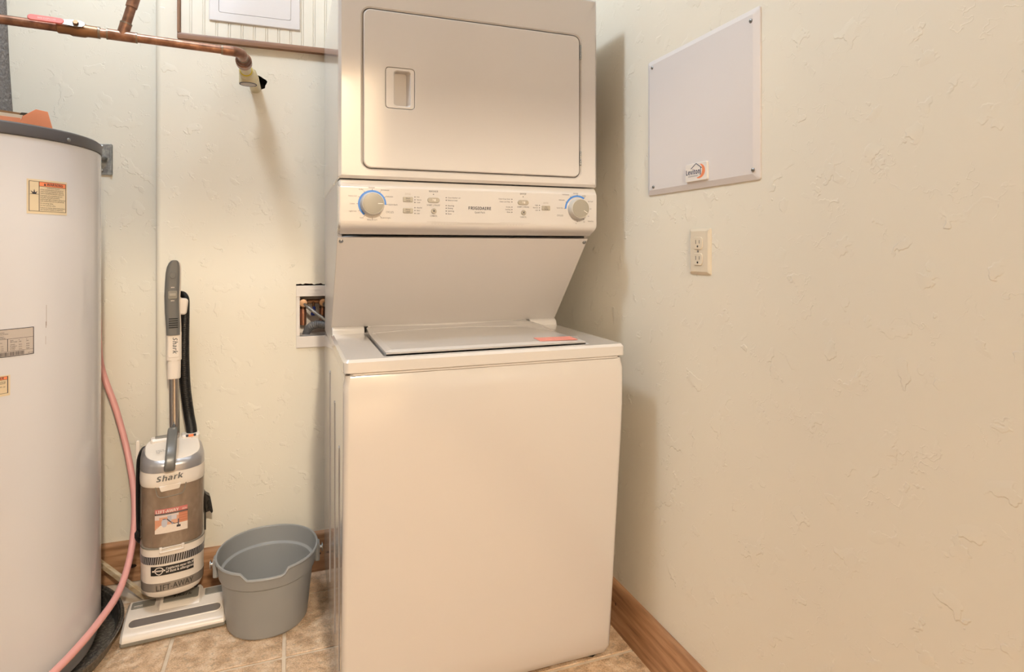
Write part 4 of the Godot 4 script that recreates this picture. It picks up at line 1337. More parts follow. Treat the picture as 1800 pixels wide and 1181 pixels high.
func wall_cover() -> void:
	var w := Vector3(XW, 0, 0)
	var y0 := 1.2295
	var y1 := 1.5795
	var z0 := -1.377
	var z1 := -0.9705
	var t := thing("media_cover", Vector3(XW, y0, (z0 + z1) / 2), "large square white plastic cover screwed to the right wall", "wall cover")
	# local x runs from the viewer's left to right along the wall: +z in the room
	var xf := frame(Vector3(XW, 0, 0), Vector3(0, 0, 1), Vector3.UP)
	xf.basis = Basis(Vector3(0, 0, 1), Vector3.UP, Vector3(-1, 0, 0))
	var b := MB.new()
	var o := MB.rr(z1 - z0, y1 - y0, 0.006, 4, (z0 + z1) / 2, (y0 + y1) / 2)
	var m := MB.rr(z1 - z0 - 0.002, y1 - y0 - 0.002, 0.006, 4, (z0 + z1) / 2, (y0 + y1) / 2)
	var n := MB.rr(z1 - z0 - 0.03, y1 - y0 - 0.026, 0.004, 4, (z0 + z1) / 2, (y0 + y1) / 2)
	b.loft([MB.lift(o, 0.0, xf), MB.lift(o, 0.002, xf), MB.lift(m, 0.0035, xf), MB.lift(n, 0.0085, xf)], true, true)
	var c := obj("cover", b, M.cover_plastic, t, 12)
	for s in [Vector2(-1.349, 1.559), Vector2(-0.991, 1.554), Vector2(-1.343, 1.25), Vector2(-0.985, 1.25)]:
		b = MB.new()
		b.lathe(PackedVector2Array([Vector2(0.0045, 0.0), Vector2(0.0044, 0.0012), Vector2(0.0028, 0.0026), Vector2(0.0, 0.003)]), 14, frame(xf * Vector3(s.x, s.y, 0.0084), Vector3.UP, Vector3(-1, 0, 0)))
		var sc := obj("screw", b, M.steel, c)
		b = MB.new()
		b.box(Vector3(s.x, s.y, 0.0113), Vector3(0.005, 0.0009, 0.0006), 0.0, xf)
		obj("screw_slot", b, M.dark, c)
	b = MB.new()
	b.extr(MB.rr(0.079, 0.042, 0.004, 4, -1.163, 1.267), 0.0075, 0.0135, 0.0012, xf)
	var badge := obj("badge", b, M.white_plastic, t)
	b = MB.new()
	text(b, "Leviton", 0.0115, xf * T(-1.1735, 1.2625, 0.0137), 0, true, 0.0, 0.92)
	text(b, "INTEGRATED NETWORKS", 0.0022, xf * T(-1.1735, 1.2572, 0.0137))
	for s in [[Vector2(-1.181, 1.2755), Vector2(-1.162, 1.2865)], [Vector2(-1.162, 1.2865), Vector2(-1.142, 1.2745)], [Vector2(-1.1455, 1.2765), Vector2(-1.1455, 1.2605)], [Vector2(-1.1455, 1.2605), Vector2(-1.149, 1.2605)]]:
		var p: Vector2 = s[0]
		var q: Vector2 = s[1]
		var nn := (q - p).normalized().orthogonal() * 0.0008
		b.extr(PackedVector2Array([p + nn, p - nn, q - nn, q + nn]), 0.0134, 0.0138, 0.0, xf)
	obj("badge_lettering", b, M.navy, badge)
	b = MB.new()
	var sw := PackedVector2Array()
	for i in 21:
		var a := deg_to_rad(lerpf(75, -112, i / 20.0))
		sw.append(Vector2(-1.151 + cos(a) * 0.021, 1.268 + sin(a) * 0.0165))
	for i in 21:
		var a := deg_to_rad(lerpf(-112, 75, i / 20.0))
		var th := 0.009 * sin(PI * (1.0 - i / 20.0) * 0.85 + 0.2)
		sw.append(Vector2(-1.152 + cos(a) * (0.0205 - th), 1.268 + sin(a) * (0.016 - th * 0.55)))
	b.extr(sw, 0.0134, 0.0136, 0.0, xf)
	obj("badge_swoosh", b, M.orange_ink, badge)

func outlet() -> void:
	var xf := Transform3D(Basis(Vector3(0, 0, 1), Vector3.UP, Vector3(-1, 0, 0)), Vector3(XW, 0, 0))
	var t := thing("wall_outlet", Vector3(XW, 1.032, -1.162), "ivory duplex power outlet low on the right wall beneath the white cover", "power outlet")
	var b := MB.new()
	var o := MB.rr(0.0735, 0.105, 0.003, 4, -1.1615, 1.0845)
	b.loft([MB.lift(o, 0.0, xf), MB.lift(o, 0.0025, xf), MB.lift(MB.inset(o, 0.006), 0.006, xf)], true, true)
	var pl := obj("plate", b, M.ivory, t, 20)
	for y in [1.1035, 1.0665]:
		var f := PackedVector2Array()
		for i in 32:
			var a := TAU * i / 32.0
			f.append(Vector2(clampf(cos(a) * 0.0185, -0.0165, 0.0165), clampf(sin(a) * 0.0185, -0.0142, 0.0142)))
		for k in f.size(): f[k] += Vector2(-1.1645, y)
		b = MB.new()
		b.extr(f, 0.005, 0.0078, 0.0008, xf)
		var r := obj("receptacle", b, M.ivory, t)
		b = MB.new()
		b.box(Vector3(-1.1645 - 0.0063, y + 0.003, 0.0077), Vector3(0.0016, 0.0092, 0.0006), 0.0, xf)
		b.box(Vector3(-1.1645 + 0.0063, y + 0.003, 0.0077), Vector3(0.0016, 0.0078, 0.0006), 0.0, xf)
		b.extr(MB.circle(0.0026, 12, -1.1645, y - 0.0075), 0.0074, 0.008, 0.0, xf)
		obj("slot", b, M.vac_blackish, r)
	b = MB.new()
	b.lathe(PackedVector2Array([Vector2(0.003, 0.0), Vector2(0.0028, 0.001), Vector2(0.0, 0.0016)]), 12, frame(xf * Vector3(-1.1645, 1.085, 0.006), Vector3.UP, Vector3(-1, 0, 0)))
	obj("screw", b, M.steel, pl)

# ---------------------------------------------------------------- bucket
func bucket() -> void:
	var c := Vector3(-0.064, 0, -1.94)
	var t := thing("bucket", c, "grey oval plastic bucket with a pouring notch standing on the tiles beside the vacuum cleaner", "bucket")
	var n := 96
	var oval := func(rx: float, rz: float, y: float, notch := 0.0) -> PackedVector3Array:
		var r := PackedVector3Array()
		for i in n:
			var a := TAU * i / n
			var s := sin(a)
			var k := cos(a)
			var dy := 0.0
			var push := 0.0
			if k > 0.0:
				var u := absf(s + 0.02)
				var dip := 1.0 - smoothstep(0.31, 0.42, u)
				dy = -dip * 0.017 * notch
			r.append(c + Vector3(signf(s) * pow(absf(s), 0.94) * rx, y + dy, signf(k) * pow(absf(k), 0.94) * rz + push))
		return r
	var b := MB.new()
	b.loft([
		oval.call(0.1, 0.108, 0.001), oval.call(0.107, 0.115, 0.002), oval.call(0.1115, 0.1195, 0.008),
		oval.call(0.1265, 0.1365, 0.147), oval.call(0.1305, 0.1415, 0.151), oval.call(0.1325, 0.1435, 0.154),
		oval.call(0.1365, 0.148, 0.196, 1.0), oval.call(0.1405, 0.152, 0.1975, 1.0), oval.call(0.142, 0.1535, 0.201, 1.0), oval.call(0.1405, 0.152, 0.2045, 1.0),
		oval.call(0.1365, 0.148, 0.205, 1.0), oval.call(0.134, 0.1455, 0.2015, 1.0), oval.call(0.1312, 0.1422, 0.157), oval.call(0.1295, 0.1405, 0.1545), oval.call(0.1235, 0.1335, 0.152), oval.call(0.122, 0.132, 0.1485), oval.call(0.109, 0.117, 0.011), oval.call(0.1, 0.108, 0.006)])
	obj("body", b, M.bucket, t, 42)
	for sg in [-1.0, 1.0]:
		b = MB.new()
		var p := c + Vector3(sg * 0.1395, 0.172, 0.0)
		b.box(p, Vector3(0.014, 0.055, 0.034), 0.004)
		var ear := obj("ear", b, M.bucket, t)
		b = MB.new()
		var ax := frame(p + Vector3(sg * 0.006, 0.008, 0), Vector3.UP, Vector3(sg, 0, 0))
		b.lathe(PackedVector2Array([Vector2(0.011, 0.0), Vector2(0.011, 0.0022), Vector2(0.005, 0.0026), Vector2(0.005, 0.0068), Vector2(0.0125, 0.0072), Vector2(0.0125, 0.0092), Vector2(0.006, 0.0108), Vector2(0.0, 0.0112)]), 20, ax)
		obj("rivet", b, M.steel, ear)
	b = MB.new()
	var w := []
	for i in 17:
		var a := PI * i / 16.0
		w.append(c + Vector3(-cos(a) * 0.1505, 0.178 - sin(a) * 0.072, -0.004 - sin(a) * 0.142))
	b.tube(MB.spline(w, 3), 0.0026, 8)
	obj("bail", b, M.steel, t)

# ---------------------------------------------------------------- vacuum cleaner (own axes: z towards its front)
const VP := 2.7

func vring(rx: float, rz: float, y: float, tilt := 0.0, cz := -0.075, n := 64) -> PackedVector3Array:
	var r := PackedVector3Array()
	for i in n:
		var a := TAU * i / n
		var s := sin(a)
		var k := cos(a)
		var z := cz + signf(k) * pow(absf(k), 2.0 / VP) * rz
		r.append(Vector3(signf(s) * pow(absf(s), 2.0 / VP) * rx, y - z * tilt, z))
	return r

func vz(x: float, rx := 0.083, rz := 0.075) -> float:
	return -0.075 + rz * pow(maxf(0.0, 1.0 - pow(absf(x / rx), VP)), 1.0 / VP)

func vpatch(b: MB, x0: float, x1: float, y0: float, y1: float, lift_by: float, skew := 0.0, n := 12, rx := 0.083, rz := 0.075) -> void:
	for i in n:
		var u := float(i) / n
		var w := float(i + 1) / n
		var a := lerpf(x0, x1, u)
		var c := lerpf(x0, x1, w)
		b.quad(Vector3(a, y0 + skew * u, vz(a, rx, rz) + lift_by), Vector3(c, y0 + skew * w, vz(c, rx, rz) + lift_by), Vector3(c, y1 + skew * w, vz(c, rx, rz) + lift_by), Vector3(a, y1 + skew * u, vz(a, rx, rz) + lift_by))
		if b.uv.size() or lift_by < 0.0: pass

func vtext(b: MB, s: String, h: float, x: float, y: float, lift_by: float, align := 0, bold := false, slant := 0.0, squeeze := 1.0, rise := 0.0) -> void:
	text(b, s, h, Transform3D.IDENTITY, align, bold, slant, squeeze, func(q: Vector3) -> Vector3: return Vector3(x + q.x, y + q.y + q.x * rise, vz(x + q.x) + lift_by))

func vacuum() -> void:
	var t := thing("vacuum_cleaner", Vector3(-0.315, 0, -1.97), "white upright vacuum cleaner with clear dust cup between water heater and grey bucket", "vacuum cleaner")
	t.rotation_degrees.y = 12.0
	origin[t] = Vector3.ZERO
	# ---- floor head
	var hx := Transform3D(Basis(Vector3.UP, deg_to_rad(-8.3)), Vector3(0.001, 0, 0.0525))
	var zy := Transform3D(Basis(Vector3(0, 0, 1), Vector3.UP, Vector3(1, 0, 0)), Vector3.ZERO)
	var b := MB.new()
	var prof := PackedVector2Array([Vector2(-0.155, 0.012), Vector2(0.0, 0.012), Vector2(0.0, 0.017), Vector2(-0.003, 0.024), Vector2(-0.01, 0.0305), Vector2(-0.02, 0.0345), Vector2(-0.062, 0.0435), Vector2(-0.1, 0.048), Vector2(-0.146, 0.05), Vector2(-0.155, 0.046)])
	b.extr(prof, -0.1355, 0.127, 0.006, hx * zy)
	var head := obj("floor_head", b, M.vac_white, t, 42)
	b = MB.new()
	b.extr(PackedVector2Array([Vector2(-0.15, 0.003), Vector2(-0.004, 0.003), Vector2(0.001, 0.006), Vector2(0.0015, 0.0145), Vector2(-0.15, 0.0145)]), -0.1345, 0.126, 0.003, hx * zy)
	obj("bumper", b, M.vac_midgrey, head)
	for x in [-0.115, 0.108]:
		b = MB.new()
		b.tube(PackedVector3Array([hx * Vector3(x - 0.006, 0.0055, -0.012), hx * Vector3(x + 0.006, 0.0055, -0.012)]), 0.005, 12)
		obj("roller", b, M.black_rubber, head)
		b = MB.new()
		b.tube(PackedVector3Array([hx * Vector3(x - 0.01, 0.0105, -0.12), hx * Vector3(x + 0.01, 0.0105, -0.12)]), 0.01, 14)
		obj("roller", b, M.black_rubber, head)
	var sl := Vector3(0, 0.21, -0.978).normalized()
	var win := hx * frame(Vector3(-0.004, 0.0399, -0.045), Vector3.RIGHT, sl)
	b = MB.new()
	b.ring(MB.rr(0.24, 0.037, 0.0165, 8), MB.rr(0.231, 0.029, 0.0125, 8), -0.002, 0.0016, 0.0008, 0.0008, win)
	obj("window_frame", b, M.vac_white, head)
	b = MB.new()
	b.extr(MB.rr(0.232, 0.03, 0.0128, 8), -0.003, 0.0004, 0.0, win)
	obj("brush_window", b, M.window_smoke, head)
	for s in [[-0.094, 0.06, 0.0], [0.094, 0.055, 0.0]]:
		var px := hx * frame(Vector3(s[0], 0.0494, -0.124), Vector3.RIGHT, Vector3(0, 0.045, -1).normalized())
		b = MB.new()
		b.extr(MB.rr(s[1], 0.034, 0.004, 4), -0.002, 0.0014, 0.0006, px)
		var i := 0
		while i * 0.0033 < s[1] - 0.006:
			b.box(Vector3(-s[1] / 2 + 0.004 + i * 0.0033, 0.001, 0.0016), Vector3(0.0016, 0.029, 0.001), 0.0003, px)
			i += 1
		var pad := obj("ribbed_pad", b, M.vac_midgrey, head)
		if s[0] < 0.0:
			b = MB.new()
			b.box(Vector3(-0.012, -0.006, 0.0024), Vector3(0.022, 0.0018, 0.0006), 0.0, px)
			for k in 6: b.box(Vector3(-0.021 + k * 0.0036, -0.011, 0.0024), Vector3(0.0022, 0.0016, 0.0006), 0.0, px)
			obj("pad_print", b, M.vac_white, pad)
	b = MB.new()
	b.extr(PackedVector2Array([Vector2(-0.158, 0.04), Vector2(-0.074, 0.042), Vector2(-0.085, 0.052), Vector2(-0.1, 0.0565), Vector2(-0.15, 0.06), Vector2(-0.158, 0.058)]), -0.056, 0.06, 0.007, hx * zy)
	obj("neck_cover", b, M.vac_white, head, 42)
	var pc := hx * frame(Vector3(0.004, 0.0577, -0.119), Vector3.RIGHT, Vector3(0, 0.07, -1).normalized())
	b = MB.new()
	b.extr(MB.rr(0.092, 0.048, 0.005, 4), -0.004, 0.0016, 0.0008, pc)
	var plate := obj("grey_plate", b, M.vac_midgrey, head)
	b = MB.new()
	text(b, "Shark", 0.0115, pc * T(0.004, -0.0085, 0.0018), 0, true, 0.25, 1.15)
	obj("brand_lettering", b, M.vac_blackish, plate)
	b = MB.new()
	b.tube(PackedVector3Array([Vector3(0.0, 0.05, -0.1), Vector3(0.0, 0.1, -0.1)]), 0.03, 20)
	b.box(Vector3(0.062, 0.085, -0.105), Vector3(0.012, 0.07, 0.04), 0.003)
	obj("swivel_neck", b, M.vac_blackish, t)
	# ---- lower canister
	b = MB.new()
	b.loft([vring(0.05, 0.046, 0.087), vring(0.064, 0.059, 0.0885), vring(0.074, 0.068, 0.096), vring(0.0795, 0.072, 0.108), vring(0.081, 0.0735, 0.122), vring(0.0825, 0.0747, 0.196), vring(0.0825, 0.0747, 0.232), vring(0.0805, 0.0725, 0.235), vring(0.06, 0.055, 0.236)])
	obj("canister", b, M.vac_white, t, 42)
	b = MB.new()
	b.loft([vring(0.0805, 0.073, 0.1125), vring(0.0819, 0.0743, 0.1128), vring(0.0823, 0.0747, 0.1365), vring(0.081, 0.0735, 0.137)], false, false)
	var band := obj("silver_band", b, M.cover_band, t, 50)
	b = MB.new()
	vtext(b, "LIFT-AWAY", 0.0142, 0.002, 0.1175, 0.0012, 0, false, 0.0, 1.02, 0.03)
	obj("band_lettering", b, M.vac_blackish, band)
	# vent grille: a dark band with thin slanted silver slats
	b = MB.new()
	b.loft([vring(0.0815, 0.0737, 0.1905), vring(0.0828, 0.075, 0.191), vring(0.0828, 0.075, 0.2125), vring(0.0815, 0.0737, 0.213)], false, false)
	var gb := obj("vent_band", b, M.vac_blackish, t, 50)
	b = MB.new()
	var big := vring(0.0836, 0.0758, 0.0, 0.0, -0.075, 600)
	var run := 0.0
	for i in 600:
		var p := big[i]
		var q := big[(i + 1) % 600]
		run += p.distance_to(q)
		if run < 0.0056: continue
		run = 0.0
		if p.z < -0.11: continue
		var dir := (q - p).normalized()
		var o := dir * 0.0014
		var out := Vector3.UP.cross(dir).normalized() * -0.0014
		var lean := dir * 0.003
		var y0 := Vector3.UP * 0.1915
		var y1 := Vector3.UP * 0.2122
		b.loft([PackedVector3Array([p - o + y0, p + o + y0, p + o + y0 - out, p - o + y0 - out]), PackedVector3Array([p - o + y1 + lean, p + o + y1 + lean, p + o + y1 + lean - out, p - o + y1 + lean - out])])
	var sl2 := obj("vent_slats", b, M.vac_silver, gb)
	sl2.set_meta("kind", "stuff")
	# filter sticker
	b = MB.new()
	vpatch(b, -0.058, 0.05, 0.1595, 0.1855, 0.0003, -0.002)
	var fs := obj("filter_sticker", b, M.vac_blackish, t)
	b = MB.new()
	vtext(b, "Captures over 99.9%*", 0.0068, -0.0205, 0.1735, 0.0008, 1, true, 0.0, 0.82)
	vtext(b, "of dust & allergens.", 0.0068, -0.0205, 0.1645, 0.0008, 1, true, 0.0, 0.82)
	var shield := func(r: float) -> PackedVector2Array:
		return PackedVector2Array([Vector2(-0.038 + r * 0.95, 0.176), Vector2(-0.038 + r * 0.9, 0.1695), Vector2(-0.038 + r * 0.5, 0.1645 - r * 0.1), Vector2(-0.038, 0.1625 - r * 0.15), Vector2(-0.038 - r * 0.5, 0.1645 - r * 0.1), Vector2(-0.038 - r * 0.9, 0.1695), Vector2(-0.038 - r * 0.95, 0.176), Vector2(-0.038 - r * 0.6, 0.1795 + r * 0.15), Vector2(-0.038, 0.181 + r * 0.15), Vector2(-0.038 + r * 0.6, 0.1795 + r * 0.15)])
	var so: PackedVector2Array = shield.call(0.0118)
	for i in so.size():
		var k := (i + 1) % so.size()
		var m := Vector2(-0.038, 0.172)
		var v4 := [so[i], so[k], m + (so[k] - m) * 0.8, m + (so[i] - m) * 0.8]
		b.quad(Vector3(v4[0].x, v4[0].y, vz(v4[0].x) + 0.0007), Vector3(v4[1].x, v4[1].y, vz(v4[1].x) + 0.0007), Vector3(v4[2].x, v4[2].y, vz(v4[2].x) + 0.0007), Vector3(v4[3].x, v4[3].y, vz(v4[3].x) + 0.0007))
	vpatch(b, -0.0545, -0.0225, 0.1705, 0.1745, 0.0009, 0.0, 6)
	obj("sticker_lettering", b, M.vac_white, fs)
	b = MB.new()
	vtext(b, "ANTI-ALLERGEN", 0.0022, -0.0385, 0.1715, 0.0012, 0, true)
	obj("shield_lettering", b, M.vac_blackish, fs)
	# cup hinge clip
	b = MB.new()
	for x in [-0.034, 0.022]: b.box(Vector3(x, 0.2315, vz(x) + 0.002), Vector3(0.0075, 0.017, 0.006), 0.0015)
	b.box(Vector3(-0.006, 0.226, vz(0.0) + 0.002), Vector3(0.062, 0.0055, 0.006), 0.0015)
	b.box(Vector3(-0.006, 0.2365, vz(0.0) + 0.0015), Vector3(0.052, 0.0022, 0.004), 0.0008)
	obj("cup_clip", b, M.vac_white, t)
	# ---- dust cup: clear shell round a dusty core
	b = MB.new()
	b.loft([vring(0.0822, 0.0743, 0.2345), vring(0.083, 0.075, 0.2375), vring(0.083, 0.075, 0.413)], false, false)
	var cup := obj("dust_cup", b, M.smoke, t, 50)
	b = MB.new()
	b.loft([vring(0.078, 0.07, 0.237), vring(0.079, 0.071, 0.244), vring(0.079, 0.071, 0.41)], true, false)
	obj("dust", b, M.dust, cup, 50)
	b = MB.new()
	b.loft([vring(0.0834, 0.0754, 0.2335), vring(0.0838, 0.0758, 0.2345), vring(0.0838, 0.0758, 0.2372), vring(0.0834, 0.0754, 0.238)], false, false)
	obj("cup_seam", b, M.vac_midgrey, cup, 50)
	b = MB.new()
	var lp := []
	for q in [Vector2(-0.047, 0.412), Vector2(-0.043, 0.39), Vector2(-0.038, 0.383), Vector2(-0.03, 0.381), Vector2(-0.005, 0.382), Vector2(0.017, 0.384), Vector2(0.023, 0.388), Vector2(0.027, 0.398), Vector2(0.03, 0.414)]: lp.append(Vector3(q.x, q.y, vz(q.x) + 0.0008))
	b.tube(MB.spline(lp, 4), 0.0013, 8)
	obj("latch_outline", b, M.vac_midgrey, cup)
	b = MB.new()
	vpatch(b, -0.048, 0.034, 0.278, 0.3475, 0.0004, 0.0)
	b.uv.clear()
	for i in 12:
		var u := i / 12.0
		var w := (i + 1) / 12.0
		for q in [Vector2(u, 1), Vector2(w, 0), Vector2(w, 1), Vector2(u, 1), Vector2(u, 0), Vector2(w, 0)]: b.uv.append(q)
	var pm := mat(Color.WHITE, 0.35)
	pm.albedo_texture = picture()
	pm.texture_repeat = false
	var ps := obj("picture_sticker", b, pm, cup)
	b = MB.new()
	vtext(b, "LIFT-AWAY", 0.0085, -0.0455, 0.336, 0.0008, 1, true, 0.0, 0.95)
	vtext(b, "ADV", 0.005, 0.0325, 0.337, 0.0008, 2)
	obj("picture_lettering", b, M.vac_white, ps)
	# ---- lid
	b = MB.new()
	b.loft([vring(0.0815, 0.0737, 0.409), vring(0.0838, 0.0758, 0.4115), vring(0.0845, 0.0765, 0.425), vring(0.083, 0.075, 0.452, 0.06), vring(0.08, 0.072, 0.456, 0.06)], false, false)
	var lid := obj("lid", b, M.vac_white, t, 42)
	b = MB.new()
	b.loft([vring(0.0836, 0.0756, 0.4505, 0.06), vring(0.0828, 0.075, 0.466, 0.16), vring(0.079, 0.0715, 0.474, 0.24), vring(0.071, 0.064, 0.4785, 0.28)], false, false)
	obj("silver_rim", b, M.vac_silver, lid, 42)
	b = MB.new()
	b.loft([vring(0.0715, 0.0645, 0.478, 0.28), vring(0.069, 0.062, 0.4805, 0.29), vring(0.04, 0.036, 0.484, 0.3)], false, true)
	obj("lid_top", b, M.vac_white, lid, 42)
	b = MB.new()
	b.extr(PackedVector2Array([Vector2(-0.038, 0.413), Vector2(-0.034, 0.4), Vector2(-0.031, 0.398), Vector2(0.0105, 0.4), Vector2(0.0135, 0.402), Vector2(0.017, 0.415)]), -0.004, 0.0025, 0.0008)
	obj("release_tab", b, M.vac_white, lid)
	b = MB.new()
	vtext(b, "Shark", 0.0155, -0.0105, 0.4285, 0.0034, 0, true, 0.18, 1.12, 0.055)
	obj("brand_lettering", b, M.vac_grey, lid)
	b = MB.new()
	for k in 3: text(b, ["press to", "empty dust", "cup"][k], 0.004, frame(Vector3(-0.044, 0.5, -0.045), Vector3.RIGHT, Vector3(0, 0.29, -0.957)) * T(0, -k * 0.0065, 0.004), 1)
	obj("lid_print", b, M.ink, lid)
	# ---- carrying handle: a thick dark strap from the lid's front up to its back
	b = MB.new()
	var path := MB.spline([Vector3(-0.012, 0.468, -0.004), Vector3(-0.0125, 0.4645, 0.012), Vector3(-0.012, 0.477, 0.02), Vector3(-0.0095, 0.503, 0.008), Vector3(-0.005, 0.53, -0.025), Vector3(-0.001, 0.547, -0.07), Vector3(0.001, 0.545, -0.092), Vector3(0.001, 0.525, -0.105)], 6)
	var rings := []
	for i in path.size():
		var tg := (path[mini(i + 1, path.size() - 1)] - path[maxi(i - 1, 0)]).normalized()
		var up := Vector3.RIGHT.cross(tg).normalized()
		var r := PackedVector3Array()
		var wd := 0.0145 * (0.86 if i < 2 else 1.0) * (1.0 - 0.12 * i / path.size())
		for q in MB.rr(wd * 2, 0.017, 0.006, 3): r.append(path[i] + Vector3.RIGHT * q.x + up * q.y)
		rings.append(r)
	b.loft(rings)
	obj("carry_handle", b, M.vac_grey, t, 42)
	# ---- spine, rear blocks, switch
	b = MB.new()
	b.box(Vector3(0.0, 0.3, -0.145), Vector3(0.12, 0.42, 0.03), 0.01)
	b.box(Vector3(0.074, 0.17, -0.12), Vector3(0.016, 0.2, 0.03), 0.006)
	obj("spine", b, M.vac_white, t)
	b = MB.new()
	b.box(Vector3(-0.026, 0.5065, -0.115), Vector3(0.062, 0.034, 0.036), 0.006)
	var blk := obj("rear_block", b, M.vac_white, t)
	b = MB.new()
	b.box(Vector3(-0.027, 0.5245, -0.113), Vector3(0.034, 0.004, 0.022), 0.0012)
	obj("grey_button", b, M.vac_midgrey, blk)
	b = MB.new()
	b.box(Vector3(0.05, 0.4975, -0.122), Vector3(0.05, 0.05, 0.042), 0.005)
	var blk2 := obj("hose_socket", b, M.vac_white, t)
	b = MB.new()
	b.box(Vector3(0.05, 0.5195, -0.102), Vector3(0.014, 0.008, 0.004), 0.001)
	obj("orange_switch", b, M.orange_ink, blk2)
	b = MB.new()
	for s in [-0.0105, 0.0105]: b.box(Vector3(0.05 + s, 0.5195, -0.102), Vector3(0.007, 0.0075, 0.003), 0.001)
	text(b, "OFF", 0.004, T(0.05, 0.508, -0.1006))
	obj("switch_print", b, M.ink, blk2)
	# ---- pole, collar, grip
	b = MB.new()
	b.tube(PackedVector3Array([Vector3(0.0075, 0.48, -0.118), Vector3(0.0045, 0.715, -0.104)]), 0.0135, 24)
	obj("pole", b, M.chrome, t)
	b = MB.new()
	var col := func(y: float, w: float, d: float, rr := 0.012) -> PackedVector3Array:
		var r := PackedVector3Array()
		for q in MB.rr(w, d, rr, 5): r.append(Vector3(0.004 + q.x, y, -0.102 - q.y))
		return r
	b.loft([col.call(0.7, 0.034, 0.033), col.call(0.702, 0.036, 0.035), col.call(0.754, 0.037, 0.036), col.call(0.757, 0.041, 0.039), col.call(0.838, 0.0405, 0.039), col.call(0.841, 0.038, 0.037)])
	var collar := obj("collar", b, M.vac_white, t, 30)
	b = MB.new()
	b.extr(MB.rr(0.029, 0.072, 0.005, 4, 0.0025, 0.801), -0.0835, -0.0815, 0.0008)
	obj("collar_plate", b, M.vac_white, collar)
	b = MB.new()
	text(b, "Shark", 0.0125, Transform3D(Basis(Vector3.BACK, -PI / 2), Vector3(0.0, 0.8, -0.0812)), 0, true, 0.2, 1.0)
	obj("brand_lettering", b, M.vac_grey, collar)
	b = MB.new()
	var gr := []
	var gw := []
	for s in [[0.832, 0.003, 0.036], [0.86, 0.0025, 0.037], [0.9, 0.0, 0.0385], [0.95, -0.001, 0.039], [0.99, 0.0005, 0.039], [1.018, 0.0015, 0.0375], [1.036, 0.003, 0.034], [1.048, 0.0045, 0.027], [1.0545, 0.0055, 0.018], [1.0565, 0.006, 0.008]]:
		var lean: float = (s[0] - 0.832) * 0.03
		var r := PackedVector3Array()
		for q in MB.rr(s[2], 0.03, s[2] * 0.3, 5): r.append(Vector3(s[1] - 0.001 + q.x, s[0], -0.092 + lean - q.y))
		gr.append(r)
		r = PackedVector3Array()
		for q in MB.rr(s[2] * 0.85, 0.026, s[2] * 0.28, 5): r.append(Vector3(s[1] + 0.006 + q.x, s[0] - 0.004, -0.108 + lean - q.y))
		gw.append(r)
	b.loft(gr)
	var grip := obj("grip", b, M.vac_grey, t, 42)
	b = MB.new()
	b.loft(gw)
	obj("grip_back", b, M.vac_white, grip, 42)
	b = MB.new()
	for i in 5: b.box(Vector3(0.0015, 0.856 + i * 0.0065, -0.0762), Vector3(0.024, 0.0034, 0.0024), 0.0005)
	obj("vent_slots", b, M.dark, grip)
	b = MB.new()
	b.extr(MB.rr(0.0245, 0.024, 0.004, 4, -0.0005, 0.9535), -0.078, -0.0715, 0.001)
	var sld := obj("slider", b, M.vac_midgrey, grip)
	b = MB.new()
	b.extr(MB.rr(0.017, 0.0085, 0.002, 3, -0.0005, 0.9535), -0.0735, -0.0695, 0.001)
	obj("slider_knob", b, M.button, sld)
	b = MB.new()
	b.extr(MB.circle(0.0085, 24, 0.0, 1.012, 0.0105), -0.0745, -0.0701, 0.0008)
	obj("round_button", b, mat(Color(0.42, 0.415, 0.405), 0.25), grip)
	b = MB.new()
	text(b, "MIN", 0.0032, T(-0.0005, 0.974, -0.0715), 0, true)
	obj("grip_print", b, M.vac_white, grip)
	b = MB.new()
	text(b, "MAX", 0.0032, T(-0.0005, 0.9345, -0.0725), 0, true)
	obj("grip_print", b, M.vac_white, grip)
	# ---- hose
	b = MB.new()
	b.extr(MB.rr(0.026, 0.05, 0.009, 5), -0.013, 0.013, 0.004, Transform3D(Basis(Vector3.BACK, -0.12), Vector3(0.028, 0.915, -0.114)))
	obj("hose_joint", b, M.vac_white, t)
	b = MB.new()
	var hp := MB.spline([Vector3(0.02, 0.952, -0.118), Vector3(0.03, 0.95, -0.12), Vector3(0.037, 0.935, -0.124), Vector3(0.0365, 0.9, -0.128), Vector3(0.034, 0.82, -0.13), Vector3(0.0335, 0.74, -0.131), Vector3(0.037, 0.66, -0.132), Vector3(0.046, 0.58, -0.131), Vector3(0.053, 0.535, -0.129), Vector3(0.055, 0.5, -0.128)], 52)
	var rad := PackedFloat32Array()
	for i in hp.size():
		var u := float(i) / hp.size()
		rad.append(lerpf(0.0095, 0.0152, smoothstep(0.1, 0.6, u)) + 0.0003 * sin(i * 1.57))
	b.pipe(hp, rad, 14)
	obj("hose", b, M.black_rubber, t, 30)
	# ---- cord on the left side with its hook
	b = MB.new()
	b.extr(MB.rr(0.011, 0.058, 0.005, 4, -0.0885, 0.492), -0.128, -0.12, 0.0015)
	b.box(Vector3(-0.08, 0.478, -0.128), Vector3(0.02, 0.01, 0.01), 0.003)
	obj("cord_hook", b, M.vac_white, t)
	b = MB.new()
	for k in 4:
		var o := k * 0.0075
		b.tube(MB.spline([Vector3(-0.088 + o * 0.3, 0.25 + o, -0.105), Vector3(-0.0895 + o * 0.2, 0.34, -0.107 - o * 0.4), Vector3(-0.0885 + o * 0.4, 0.45, -0.11 - o * 0.3), Vector3(-0.082 + o, 0.487, -0.108), Vector3(-0.072 + o, 0.5, -0.112), Vector3(-0.062 + o, 0.492, -0.12), Vector3(-0.056 + o, 0.475, -0.128)], 6), 0.0042, 8)
